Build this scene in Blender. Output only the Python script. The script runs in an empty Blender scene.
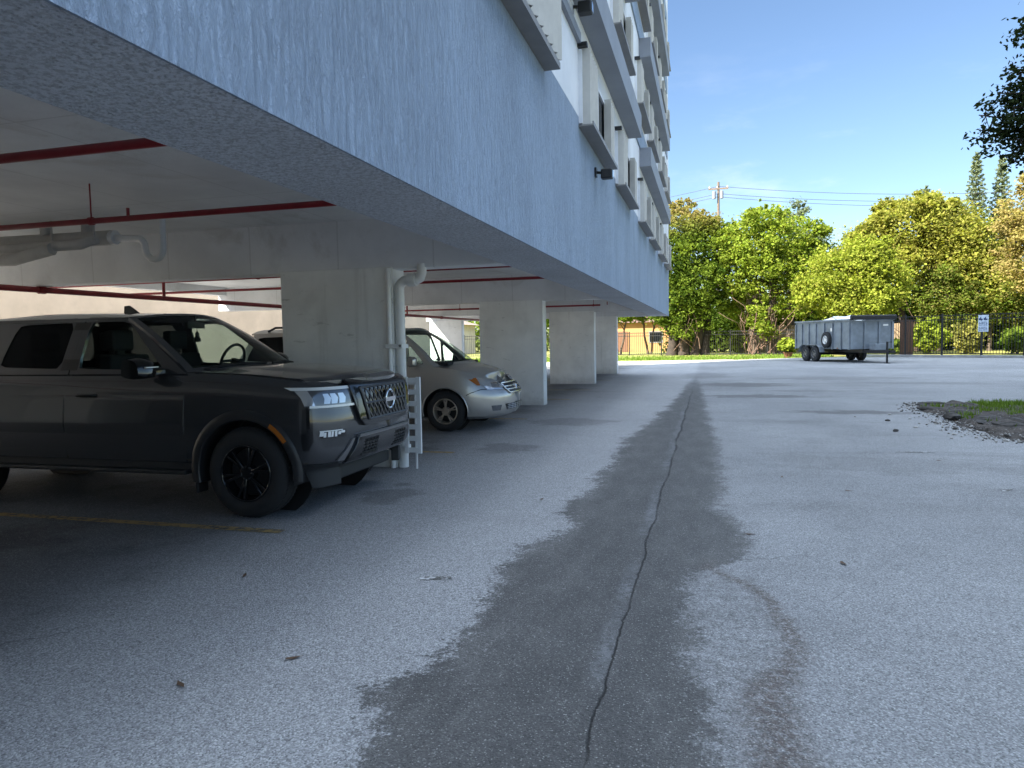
import bpy, bmesh, math, random
import numpy as np
from mathutils import Vector, Matrix, noise

random.seed(7)
RNG = np.random.default_rng(11)
scene = bpy.context.scene
COL = scene.collection
R = math.radians

# ------------------------------------------------------------------ camera
YAW, PITCH, ROLL, EYE = R(15.443), R(3.578), 0.018, 1.5
cam_data = bpy.data.cameras.new("Camera")
cam_data.sensor_width = 36.0
cam_data.lens = 25.0
cam_data.clip_start = 0.05
cam_data.clip_end = 3000
cam = bpy.data.objects.new("Camera", cam_data)
COL.objects.link(cam)
cam.matrix_world = (Matrix.Translation((0, 0, EYE)) @ Matrix.Rotation(YAW, 4, 'Z')
                    @ Matrix.Rotation(math.pi / 2 - PITCH, 4, 'X') @ Matrix.Rotation(-ROLL, 4, 'Z'))
scene.camera = cam

# ------------------------------------------------------------------ light
SUN_EL, SUN_DIR = R(40), Vector((0.69, 0.72, 0)).normalized()   # SUN_DIR: where the light travels
world = bpy.data.worlds.new("World")
scene.world = world
world.use_nodes = True
wn = world.node_tree
wn.nodes.clear()
sky = wn.nodes.new("ShaderNodeTexSky")
sky.sky_type = 'NISHITA'
sky.sun_disc = False
sky.sun_elevation = SUN_EL
sky.sun_rotation = math.atan2(-SUN_DIR.x, -SUN_DIR.y)
sky.air_density = 1.0
sky.dust_density = 0.4
sky.ozone_density = 3.5
bg = wn.nodes.new("ShaderNodeBackground")
bg.inputs[1].default_value = 0.05
wo = wn.nodes.new("ShaderNodeOutputWorld")
wn.links.new(sky.outputs[0], bg.inputs[0])
# unseen bright cloud, added high up to lift the open shade, clear blue lower down
wc = wn.nodes.new("ShaderNodeTexCoord")
wsep = wn.nodes.new("ShaderNodeSeparateXYZ"); wn.links.new(wc.outputs["Generated"], wsep.inputs[0])
wnz = wn.nodes.new("ShaderNodeTexNoise"); wnz.inputs["Scale"].default_value = 3.2; wnz.inputs["Detail"].default_value = 7
wnz.inputs["Roughness"].default_value = .6
wn.links.new(wc.outputs["Generated"], wnz.inputs["Vector"])


def wmap(sock, a, b):
    m = wn.nodes.new("ShaderNodeMapRange"); m.interpolation_type = 'SMOOTHSTEP'
    wn.links.new(sock, m.inputs[0]); m.inputs[1].default_value = a; m.inputs[2].default_value = b
    return m.outputs[0]


wmul = wn.nodes.new("ShaderNodeMath"); wmul.operation = 'MULTIPLY'
wn.links.new(wmap(wnz.outputs[0], .40, .56), wmul.inputs[0])
wn.links.new(wmap(wsep.outputs[2], .56, .74), wmul.inputs[1])
cb = wn.nodes.new("ShaderNodeBackground")
cb.inputs[0].default_value = (.82, .95, 1.13, 1); cb.inputs[1].default_value = 1.2
wmx = wn.nodes.new("ShaderNodeMixShader")
wn.links.new(wmul.outputs[0], wmx.inputs[0]); wn.links.new(bg.outputs[0], wmx.inputs[1]); wn.links.new(cb.outputs[0], wmx.inputs[2])
# faint wisps and a little low haze cloud
wz2 = wn.nodes.new("ShaderNodeTexNoise"); wz2.inputs["Scale"].default_value = 5.5; wz2.inputs["Detail"].default_value = 8; wz2.inputs["Roughness"].default_value = .62
wmp = wn.nodes.new("ShaderNodeMapping"); wmp.inputs["Scale"].default_value = (1, 1, 3.2); wmp.inputs["Location"].default_value = (.35, .1, .2)
wn.links.new(wc.outputs["Generated"], wmp.inputs[0]); wn.links.new(wmp.outputs[0], wz2.inputs["Vector"])
wm2 = wn.nodes.new("ShaderNodeMath"); wm2.operation = 'MULTIPLY'
wn.links.new(wmap(wz2.outputs[0], .50, .74), wm2.inputs[0]); wn.links.new(wmap(wsep.outputs[2], .42, .10), wm2.inputs[1])
wm3 = wn.nodes.new("ShaderNodeMath"); wm3.operation = 'MULTIPLY'; wm3.inputs[1].default_value = .25
wn.links.new(wm2.outputs[0], wm3.inputs[0])
cb2 = wn.nodes.new("ShaderNodeBackground"); cb2.inputs[0].default_value = (.95, .97, 1.0, 1); cb2.inputs[1].default_value = .36
wmx2 = wn.nodes.new("ShaderNodeMixShader")
wn.links.new(wm3.outputs[0], wmx2.inputs[0]); wn.links.new(wmx.outputs[0], wmx2.inputs[1]); wn.links.new(cb2.outputs[0], wmx2.inputs[2])
wn.links.new(wmx2.outputs[0], wo.inputs[0])

sun_data = bpy.data.lights.new("Sun", 'SUN')
sun_data.energy = 4.3
sun_data.angle = R(0.5)
sun_data.color = (1.0, 0.93, 0.80)
sun = bpy.data.objects.new("Sun", sun_data)
COL.objects.link(sun)
sv = Vector((SUN_DIR.x * math.cos(SUN_EL), SUN_DIR.y * math.cos(SUN_EL), -math.sin(SUN_EL)))
sun.rotation_euler = sv.to_track_quat('-Z', 'Y').to_euler()
sun.location = (-40, -40, 60)

scene.view_settings.view_transform = 'Standard'
scene.view_settings.look = 'None'
scene.view_settings.exposure = 2.15
scene.view_settings.gamma = 1.0
scene.view_settings.use_curve_mapping = False
scene.cycles.max_bounces = 8
scene.cycles.diffuse_bounces = 5
scene.cycles.transparent_max_bounces = 12
scene.cycles.use_denoising = True


# ------------------------------------------------------------------ helpers
def tag(o, label=None, cat=None, group=None, kind=None):
    if label: o["label"] = label
    if cat: o["category"] = cat
    if group: o["group"] = group
    if kind: o["kind"] = kind
    return o


def empty(name, loc=(0, 0, 0), rz=0.0, scale=1.0):
    o = bpy.data.objects.new(name, None)
    o.empty_display_size = 0.2
    COL.objects.link(o)
    o.location = loc
    o.rotation_euler = (0, 0, rz)
    o.scale = (scale,) * 3
    return o


def copy_tree(o, parent=None):
    c = o.copy()
    COL.objects.link(c)
    c.parent = parent
    for ch in [k for k in o.children]:
        copy_tree(ch, c)
    return c


class MB:
    """collects shapes, builds ONE mesh object"""
    def __init__(self):
        self.v, self.f, self.uv = [], [], None

    def add(self, vs, fs):
        b = len(self.v)
        self.v += [tuple(p) for p in vs]
        self.f += [tuple(b + i for i in f) for f in fs]
        return self

    def box(self, x0, x1, y0, y1, z0, z1, M=None):
        vs = [(x, y, z) for z in (z0, z1) for y in (y0, y1) for x in (x0, x1)]
        if M is not None: vs = [M @ Vector(p) for p in vs]
        return self.add(vs, [(0, 2, 3, 1), (4, 5, 7, 6), (0, 1, 5, 4), (2, 6, 7, 3), (0, 4, 6, 2), (1, 3, 7, 5)])

    def bar(self, p, q, w, h=None, up=(0, 0, 1)):
        p, q = Vector(p), Vector(q)
        h = w if h is None else h
        d = (q - p).normalized()
        u = Vector(up)
        if abs(d.dot(u)) > .99: u = Vector((1, 0, 0))
        s = d.cross(u).normalized()
        u = s.cross(d)
        vs = []
        for c in (p, q):
            for a, b in ((-1, -1), (1, -1), (1, 1), (-1, 1)):
                vs.append(c + s * a * w / 2 + u * b * h / 2)
        return self.add(vs, [(0, 1, 2, 3), (7, 6, 5, 4), (0, 4, 5, 1), (1, 5, 6, 2), (2, 6, 7, 3), (3, 7, 4, 0)])

    def tube(self, pts, r, n=10, caps=True):
        pts = [Vector(p) for p in pts]
        rs = r if isinstance(r, (list, tuple)) else [r] * len(pts)
        vs, fs = [], []
        prev = None
        for i, p in enumerate(pts):
            if i == 0: d = pts[1] - p
            elif i == len(pts) - 1: d = p - pts[i - 1]
            else: d = (pts[i + 1] - p).normalized() + (p - pts[i - 1]).normalized()
            d = d.normalized()
            if prev is None:
                u = Vector((0, 0, 1)) if abs(d.z) < .9 else Vector((1, 0, 0))
            else:
                u = prev
            s = d.cross(u).normalized()
            u = s.cross(d).normalized()
            prev = u
            for k in range(n):
                a = 2 * math.pi * k / n
                vs.append(p + (s * math.cos(a) + u * math.sin(a)) * rs[i])
        for i in range(len(pts) - 1):
            for k in range(n):
                k2 = (k + 1) % n
                fs.append((i * n + k, i * n + k2, (i + 1) * n + k2, (i + 1) * n + k))
        if caps:
            fs.append(tuple(range(n))[::-1])
            fs.append(tuple((len(pts) - 1) * n + k for k in range(n)))
        return self.add(vs, fs)

    def lathe(self, prof, axis='Y', c=(0, 0, 0), n=40, closed=False):
        """prof: list of (along, radius)"""
        vs, fs = [], []
        for (a, r) in prof:
            for k in range(n):
                t = 2 * math.pi * k / n
                if axis == 'Y': vs.append((c[0] + r * math.cos(t), c[1] + a, c[2] + r * math.sin(t)))
                elif axis == 'X': vs.append((c[0] + a, c[1] + r * math.cos(t), c[2] + r * math.sin(t)))
                else: vs.append((c[0] + r * math.cos(t), c[1] + r * math.sin(t), c[2] + a))
        m = len(prof)
        for i in range(m if closed else m - 1):
            j = (i + 1) % m
            for k in range(n):
                k2 = (k + 1) % n
                fs.append((i * n + k, i * n + k2, j * n + k2, j * n + k))
        if not closed:
            fs.append(tuple(range(n))[::-1])
            fs.append(tuple((m - 1) * n + k for k in range(n)))
        return self.add(vs, fs)

    def grid(self, rows, close=False):
        n = len(rows[0])
        vs = [p for r in rows for p in r]
        fs = []
        for i in range(len(rows) - 1):
            for k in range(n - 1 if not close else n):
                k2 = (k + 1) % n
                fs.append((i * n + k, i * n + k2, (i + 1) * n + k2, (i + 1) * n + k))
        return self.add(vs, fs)

    def slab(self, rows, back):
        """closed solid between a grid of points and the same grid on the back"""
        m, n = len(rows), len(rows[0])
        vs = [p for r in rows for p in r] + [p for r in back for p in r]
        N = m * n
        fs = []
        for i in range(m - 1):
            for k in range(n - 1):
                a, b, c, d = i * n + k, i * n + k + 1, (i + 1) * n + k + 1, (i + 1) * n + k
                fs.append((a, b, c, d))
                fs.append((N + d, N + c, N + b, N + a))
        rim = [k for k in range(n)] + [i * n + n - 1 for i in range(1, m)] + \
              [(m - 1) * n + k for k in range(n - 2, -1, -1)] + [i * n for i in range(m - 2, 0, -1)]
        for i in range(len(rim)):
            a, b = rim[i], rim[(i + 1) % len(rim)]
            fs.append((b, a, N + a, N + b))
        return self.add(vs, fs)

    def prism(self, poly, z0, z1, M=None):
        n = len(poly)
        vs = [(x, y, z0) for x, y in poly] + [(x, y, z1) for x, y in poly]
        if M is not None: vs = [M @ Vector(p) for p in vs]
        fs = [tuple(range(n))[::-1], tuple(range(n, 2 * n))]
        for i in range(n):
            j = (i + 1) % n
            fs.append((i, j, n + j, n + i))
        return self.add(vs, fs)

    def build(self, name, mat, parent=None, smooth=None, bevel=0, seg=2, subsurf=0, loc=None, fix=True):
        me = bpy.data.meshes.new(name)
        me.from_pydata(self.v, [], self.f)
        bm = bmesh.new()
        bm.from_mesh(me)
        if fix:
            bmesh.ops.remove_doubles(bm, verts=bm.verts, dist=1e-5)
            bmesh.ops.recalc_face_normals(bm, faces=bm.faces)
        bm.to_mesh(me)
        bm.free()
        if mat: me.materials.append(mat)
        if smooth is not None:
            for p in me.polygons: p.use_smooth = True
            me.set_sharp_from_angle(angle=R(smooth))
        o = bpy.data.objects.new(name, me)
        COL.objects.link(o)
        if parent: o.parent = parent
        if loc: o.location = loc
        if bevel:
            b = o.modifiers.new("bevel", 'BEVEL')
            b.width = bevel; b.segments = seg; b.limit_method = 'ANGLE'; b.angle_limit = R(35)
        if subsurf:
            s = o.modifiers.new("sub", 'SUBSURF'); s.levels = s.render_levels = subsurf
        return o


def arc(c, r, a0, a1, n=8, plane='XZ'):
    out = []
    for i in range(n + 1):
        a = R(a0 + (a1 - a0) * i / n)
        u, w = r * math.cos(a), r * math.sin(a)
        if plane == 'XZ': out.append((c[0] + u, c[1], c[2] + w))
        elif plane == 'YZ': out.append((c[0], c[1] + u, c[2] + w))
        else: out.append((c[0] + u, c[1] + w, c[2]))
    return out


# ------------------------------------------------------------------ materials
class Nodes:
    def __init__(self, name):
        self.m = bpy.data.materials.new(name)
        self.m.use_nodes = True
        self.t = self.m.node_tree
        self.b = self.t.nodes["Principled BSDF"]
        self.out = self.t.nodes["Material Output"]

    def n(self, typ, **kw):
        x = self.t.nodes.new("ShaderNode" + typ)
        for k, v in kw.items():
            setattr(x, k, v)
        return x

    def l(self, a, b):
        self.t.links.new(a, b)

    def val(self, sock, v):
        if isinstance(v, bpy.types.NodeSocket): self.l(v, sock)
        else: sock.default_value = v

    def math(self, op, a, b=0.0, c=0.0, clamp=False):
        x = self.n("Math", operation=op, use_clamp=clamp)
        self.val(x.inputs[0], a); self.val(x.inputs[1], b)
        if len(x.inputs) > 2: self.val(x.inputs[2], c)
        return x.outputs[0]

    def smooth(self, v, a, b):
        x = self.n("MapRange", interpolation_type='SMOOTHSTEP')
        self.val(x.inputs[0], v); self.val(x.inputs[1], a); self.val(x.inputs[2], b)
        return x.outputs[0]

    def mix(self, f, a, b, blend='MIX'):
        x = self.n("Mix", data_type='RGBA', blend_type=blend)
        self.val(x.inputs[0], f)
        self.val(x.inputs[6], a if isinstance(a, bpy.types.NodeSocket) else (*a[:3], 1))
        self.val(x.inputs[7], b if isinstance(b, bpy.types.NodeSocket) else (*b[:3], 1))
        return x.outputs[2]

    def pos(self):
        return self.n("NewGeometry").outputs["Position"]

    def objco(self):
        return self.n("TexCoord").outputs["Object"]

    def noise(self, vec, scale, detail=4, rough=.55, stretch=None, dist=0.0):
        if stretch:
            mp = self.n("Mapping")
            mp.inputs["Scale"].default_value = stretch
            self.l(vec, mp.inputs[0]); vec = mp.outputs[0]
        x = self.n("TexNoise")
        x.inputs["Scale"].default_value = scale
        x.inputs["Detail"].default_value = detail
        x.inputs["Roughness"].default_value = rough
        x.inputs["Distortion"].default_value = dist
        self.l(vec, x.inputs["Vector"])
        return x.outputs[0]

    def voro(self, vec, scale, feature='F1', out="Distance"):
        x = self.n("TexVoronoi", feature=feature)
        x.inputs["Scale"].default_value = scale
        self.l(vec, x.inputs["Vector"])
        return x.outputs[out]

    def bump(self, h, strength, dist=0.01, normal=None):
        x = self.n("Bump")
        x.inputs["Strength"].default_value = strength
        x.inputs["Distance"].default_value = dist
        self.l(h, x.inputs["Height"])
        if normal is not None: self.l(normal, x.inputs["Normal"])
        return x.outputs[0]


def simple(name, col, rough=.5, metal=0.0, coat=0.0, spec=.5, var=0.0, vscale=6, bump=0.0, bscale=60):
    k = Nodes(name)
    k.b.inputs["Base Color"].default_value = (*col, 1)
    k.b.inputs["Roughness"].default_value = rough
    k.b.inputs["Metallic"].default_value = metal
    k.b.inputs["Coat Weight"].default_value = coat
    k.b.inputs["Coat Roughness"].default_value = .04
    k.b.inputs["Specular IOR Level"].default_value = spec
    if var:
        nz = k.noise(k.objco(), vscale, 5, .6)
        c = k.mix(k.smooth(nz, .3, .7), tuple(x * (1 - var) for x in col), tuple(min(1, x * (1 + var)) for x in col))
        k.l(c, k.b.inputs["Base Color"])
        r = k.math('ADD', k.math('MULTIPLY', nz, .25), rough - .12)
        k.l(r, k.b.inputs["Roughness"])
    if bump:
        k.l(k.bump(k.noise(k.objco(), bscale, 4), bump, .004), k.b.inputs["Normal"])
    return k.m


def glass(name, tint, alpha, rough=.02):
    """dark glazing: part see-through tinted, glossy on its outer faces"""
    k = Nodes(name)
    tr = k.n("BsdfTransparent"); tr.inputs[0].default_value = (*tint, 1)
    gl = k.n("BsdfGlossy"); gl.inputs["Roughness"].default_value = rough
    gl.inputs["Color"].default_value = (.9, .92, .95, 1)
    df = k.n("BsdfDiffuse"); df.inputs[0].default_value = (.01, .012, .014, 1)
    lw = k.n("LayerWeight"); lw.inputs[0].default_value = .12
    geo = k.n("NewGeometry")
    f = k.math('MULTIPLY', lw.outputs["Fresnel"], k.math('SUBTRACT', 1.0, geo.outputs["Backfacing"]))
    m1 = k.n("MixShader"); m1.inputs[0].default_value = alpha
    k.l(tr.outputs[0], m1.inputs[1]); k.l(df.outputs[0], m1.inputs[2])
    m2 = k.n("MixShader")
    k.l(f, m2.inputs[0]); k.l(m1.outputs[0], m2.inputs[1]); k.l(gl.outputs[0], m2.inputs[2])
    k.l(m2.outputs[0], k.out.inputs[0])
    return k.m


def make_asphalt():
    k = Nodes("asphalt")
    P = k.pos()
    sep = k.n("SeparateXYZ"); k.l(P, sep.inputs[0])
    X, Y = sep.outputs[0], sep.outputs[1]

    def curve(pts, lo=0.0, hi=26.0, vlo=-2.0, vhi=1.0):
        t = k.math('DIVIDE', k.math('SUBTRACT', Y, lo), hi - lo, clamp=True)
        fc = k.n("FloatCurve")
        c = fc.mapping.curves[0]
        pp = [((a - lo) / (hi - lo), (b - vlo) / (vhi - vlo)) for a, b in pts]
        c.points[0].location = pp[0]; c.points[1].location = pp[-1]
        for q in pp[1:-1]: c.points.new(*q)
        for q in c.points: q.handle_type = 'AUTO_CLAMPED'
        fc.mapping.update()
        k.l(t, fc.inputs[1])
        return k.math('ADD', k.math('MULTIPLY', fc.outputs[0], vhi - vlo), vlo)

    def sub(a, b): return k.math('SUBTRACT', a, b)
    n1 = k.noise(P, 1.3, 6, .62)
    n2 = k.noise(P, 9, 5, .6)
    wob = k.math('ADD', k.math('MULTIPLY', sub(n1, .5), .6), k.math('MULTIPLY', sub(n2, .5), .45))
    fine = k.math('MULTIPLY', sub(k.noise(P, 36, 6, .8), .5), .62)
    wobf = k.math('ADD', wob, fine)
    XL = curve([(0, -1.35), (2.4, -1.22), (2.7, -1.38), (3.0, -1.22), (3.8, -1.30), (4.6, -1.34), (5.4, -1.16), (6.2, -1.2),
                (7.7, -1.12), (10.4, -1.15), (13, -.98), (17, -.78), (22, -.66), (26, -.5)])
    XR = curve([(0, .1), (2.4, .06), (3.0, .0), (3.6, -.04), (4.2, -.06), (4.6, -.02), (4.9, .2), (5.4, .30), (5.9, .2),
                (6.5, .12), (8, .16), (10.5, .15), (13, .05), (17, -.05), (22, -.2), (26, -.35)])
    dl = k.math('ADD', sub(X, XL), wobf)
    dr = k.math('ADD', sub(XR, X), k.math('MULTIPLY', wobf, .7))
    strip = k.math('MULTIPLY', k.smooth(dl, -.03, .065), k.smooth(dr, -.04, .09))
    far = k.smooth(k.math('ADD', Y, k.math('MULTIPLY', sub(n1, .5), 14)), 31, 19)
    strip = k.math('MULTIPLY', strip, far)
    # rusty tide line right of the strip
    XB = curve([(0, .2), (2.4, .26), (3.0, .24), (3.6, .40), (4.0, .36), (4.5, .18), (4.75, .02), (5.2, .1), (26, .1)])
    db = k.math('ABSOLUTE', k.math('ADD', sub(X, XB), k.math('MULTIPLY', wobf, .35)))
    tide = k.math('MULTIPLY', k.smooth(db, k.math('ADD', .09, k.math('MULTIPLY', k.smooth(Y, 4.0, 2.4), .13)), .005), k.smooth(Y, 5.0, 4.5))
    tide = k.math('MULTIPLY', tide, k.smooth(k.noise(P, 26, 5, .75), .34, .56))
    # base mottling
    big = k.noise(P, .35, 5, .55, stretch=(1, .7, 1))
    mid = k.noise(P, 2.4, 5, .65)
    streak = k.noise(P, .5, 5, .6, stretch=(.5, 2.4, 1), dist=.4)
    base = k.mix(k.smooth(big, .3, .72), (.225, .232, .24), (.32, .328, .335))
    base = k.mix(k.math('MULTIPLY', k.smooth(mid, .45, .75), .35), base, (.15, .15, .15))
    base = k.mix(k.math('MULTIPLY', k.smooth(streak, .52, .72), .45), base, (.15, .15, .152))
    # colour lightened on the building's side of the drain to offset the building's shade
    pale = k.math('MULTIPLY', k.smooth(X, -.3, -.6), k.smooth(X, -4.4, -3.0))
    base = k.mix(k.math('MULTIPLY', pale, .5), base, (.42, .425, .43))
    # older smoother strip of bare, coarse asphalt
    dk = k.mix(k.smooth(k.noise(P, 3.2, 5, .6, stretch=(1.6, .6, 1)), .35, .7), (.068, .067, .065), (.12, .118, .114))
    ctr = k.smooth(k.math('ABSOLUTE', k.math('ADD', sub(X, -.45), k.math('MULTIPLY', wobf, .5))), .75, .05)
    dk = k.mix(k.math('MULTIPLY', ctr, .45), dk, (.036, .036, .036))
    flk = k.smooth(k.noise(P, 55, 4, .75), .60, .70)
    dk = k.mix(k.math('MULTIPLY', flk, .35), dk, (.20, .20, .20))
    col = k.mix(k.math('MULTIPLY', k.smooth(k.noise(P, 48, 5, .8), .56, .66), .45), base, (.10, .10, .102))
    col = k.mix(strip, col, dk)
    isl = k.math('MULTIPLY', k.math('MULTIPLY', k.smooth(X, -.15, .02), k.smooth(X, .42, .28)), k.smooth(Y, 4.9, 4.4))
    isl = k.math('MULTIPLY', isl, k.smooth(k.noise(P, 14, 6, .75), .45, .62))
    col = k.mix(k.math('MULTIPLY', isl, .5), col, (.085, .08, .075))
    col = k.mix(k.math('MULTIPLY', tide, .85), col, (.085, .062, .05))
    # patches of damp staining across the far lot
    st = k.noise(P, .22, 6, .6, stretch=(.45, 1.6, 1), dist=.6)
    stm = k.math('MULTIPLY', k.smooth(st, .56, .66), k.smooth(Y, 9, 14))
    col = k.mix(k.math('MULTIPLY', stm, .42), col, (.10, .10, .10))
    patchn = k.noise(P, 1.7, 6, .7, stretch=(.8, 1.3, 1), dist=.5)
    for (ex, ey, rx, ry, am) in ((1.2, 18.4, 1.6, .5, .75), (2.7, 14.7, 1.2, .4, .8), (.9, 22.6, 1.6, 1.1, .7), (2.6, 20.2, 1.4, .5, .35), (4.2, 26, 3.0, 1.2, .35), (-2.4, 12.6, .9, .6, .4), (-2.7, 9.3, .5, .6, .45), (-3.0, 6.3, .32, .35, .5), (2.0, 9.0, 1.6, .8, .25), (3.4, 7.5, 1.2, .5, .22), (-.2, 28, 1.0, 2.5, .35)):
        u = k.math('DIVIDE', sub(X, ex), rx); v = k.math('DIVIDE', sub(Y, ey), ry)
        rr = k.math('SQRT', k.math('ADD', k.math('MULTIPLY', u, u), k.math('MULTIPLY', v, v)))
        rr = k.math('ADD', rr, k.math('ADD', k.math('MULTIPLY', wobf, 1.2), k.math('MULTIPLY', sub(patchn, .5), 2.6)))
        col = k.mix(k.math('MULTIPLY', k.smooth(rr, 1.0, .62), am), col, (.085, .082, .08))
    # oil under the parked cars
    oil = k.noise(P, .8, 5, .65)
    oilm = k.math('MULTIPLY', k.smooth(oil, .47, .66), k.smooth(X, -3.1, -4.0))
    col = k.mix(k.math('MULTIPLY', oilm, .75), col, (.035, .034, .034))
    vsm = k.voro(P, 1.1)
    spot = k.math('MULTIPLY', k.smooth(k.math('ADD', vsm, k.math('MULTIPLY', n2, .15)), .22, .14), k.smooth(X, -1.6, -2.4))
    col = k.mix(k.math('MULTIPLY', spot, .45), col, (.05, .05, .05))
    floor_shade = k.math('MULTIPLY', k.smooth(X, -3.0, -4.6), .5)  # parking floor darkened inward, its shade laid into the colour
    col = k.mix(floor_shade, col, (.045, .044, .043))
    # aggregate
    ag = k.n("TexVoronoi"); ag.inputs["Scale"].default_value = 135; k.l(P, ag.inputs["Vector"])
    rnd = k.n("SeparateColor"); k.l(ag.outputs["Color"], rnd.inputs[0])
    bright = k.smooth(rnd.outputs[0], .72, 1.0)
    dark = k.smooth(rnd.outputs[1], .68, .95)
    stone = k.smooth(ag.outputs["Distance"], .62, .34)
    bright = k.math('MULTIPLY', bright, stone)
    amt = k.math('ADD', k.math('MULTIPLY', strip, -.04), .42)
    col = k.mix(k.math('MULTIPLY', bright, amt), col, (.55, .55, .53))
    col = k.mix(k.math('MULTIPLY', dark, .45), col, (.04, .04, .04))
    # every stone of the surface has its own tone, at two sizes
    tone = k.math('ADD', k.math('MULTIPLY', rnd.outputs[2], .85), .55)
    cm = k.n("CombineColor"); [k.l(tone, cm.inputs[i]) for i in range(3)]
    col = k.mix(.85, col, cm.outputs[0], 'MULTIPLY')
    ag2 = k.n("TexVoronoi"); ag2.inputs["Scale"].default_value = 72; k.l(P, ag2.inputs["Vector"])
    rn2 = k.n("SeparateColor"); k.l(ag2.outputs["Color"], rn2.inputs[0])
    st2 = k.smooth(ag2.outputs["Distance"], .5, .25)
    col = k.mix(k.math('MULTIPLY', k.math('MULTIPLY', k.smooth(rn2.outputs[0], .80, .92), st2), k.math('SUBTRACT', .32, k.math('MULTIPLY', strip, .12))), col, (.46, .46, .46))
    col = k.mix(k.math('MULTIPLY', k.math('MULTIPLY', k.smooth(rn2.outputs[1], .72, .9), st2), .32), col, (.05, .05, .05))
    wn_ = k.n("TexWhiteNoise"); sn = k.n("VectorMath", operation='SNAP'); k.l(P, sn.inputs[0]); sn.inputs[1].default_value = (.008, .008, .008)
    k.l(sn.outputs[0], wn_.inputs["Vector"])
    col = k.mix(k.math('MULTIPLY', k.smooth(wn_.outputs[0], .0, 1.0), .28), col, (.09, .09, .09))
    # crack in the drain line
    XC = k.math('ADD', k.math('MULTIPLY', sub(k.noise(P, .8, 5, .6, stretch=(.2, 1, 1)), .5), .14), -.43)
    dc = k.math('ADD', sub(X, XC), k.math('MULTIPLY', sub(k.noise(P, 16, 5, .75), .5), .035))
    adc = k.math('ABSOLUTE', dc)
    crack = k.math('MULTIPLY', k.smooth(adc, k.math('ADD', .010, k.math('MULTIPLY', k.smooth(Y, 3, 14), .02)), .001), k.smooth(Y, 26, 12))
    crack = k.math('MULTIPLY', crack, k.math('ADD', k.math('MULTIPLY', k.smooth(k.noise(P, 1.9, 4), .34, .5), .65), .35))
    seal = k.math('MULTIPLY', k.smooth(k.math('ABSOLUTE', k.math('ADD', dc, .04)), .075, .01), k.smooth(k.noise(P, 1.1, 5, .65, stretch=(.6, 1, 1)), .34, .68))
    seal = k.math('MULTIPLY', seal, k.math('MULTIPLY', k.smooth(Y, 2.7, 3.2), k.smooth(Y, 20, 12)))
    col = k.mix(k.math('MULTIPLY', k.math('MULTIPLY', seal, k.smooth(k.noise(P, 18, 5, .75), .36, .60)), .6), col, (.22, .23, .245))
    col = k.mix(crack, col, (.012, .012, .012))
    # hairline cracks elsewhere
    vd = k.n("TexVoronoi", feature='DISTANCE_TO_EDGE'); vd.inputs["Scale"].default_value = .32
    wv = k.n("VectorMath", operation='ADD'); k.l(P, wv.inputs[0])
    nv = k.n("TexNoise"); nv.inputs["Scale"].default_value = 1.6; nv.inputs["Detail"].default_value = 5; k.l(P, nv.inputs["Vector"])
    k.l(nv.outputs[1], wv.inputs[1]); k.l(wv.outputs[0], vd.inputs["Vector"])
    hc = k.math('MULTIPLY', k.smooth(vd.outputs[0], .004, .001), k.smooth(k.noise(P, .3, 2), .55, .65))
    col = k.mix(k.math('MULTIPLY', hc, .6), col, (.04, .04, .04))
    k.l(col, k.b.inputs["Base Color"])
    k.l(k.math('ADD', k.math('MULTIPLY', strip, -.12), .84), k.b.inputs["Roughness"])
    h = k.math('ADD', k.math('MULTIPLY', stone, .5), k.math('MULTIPLY', k.noise(P, 40, 4, .6), .8))
    h = k.math('SUBTRACT', h, k.math('MULTIPLY', crack, 3.0))
    k.l(k.bump(h, .55, .006), k.b.inputs["Normal"])
    return k.m


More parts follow.
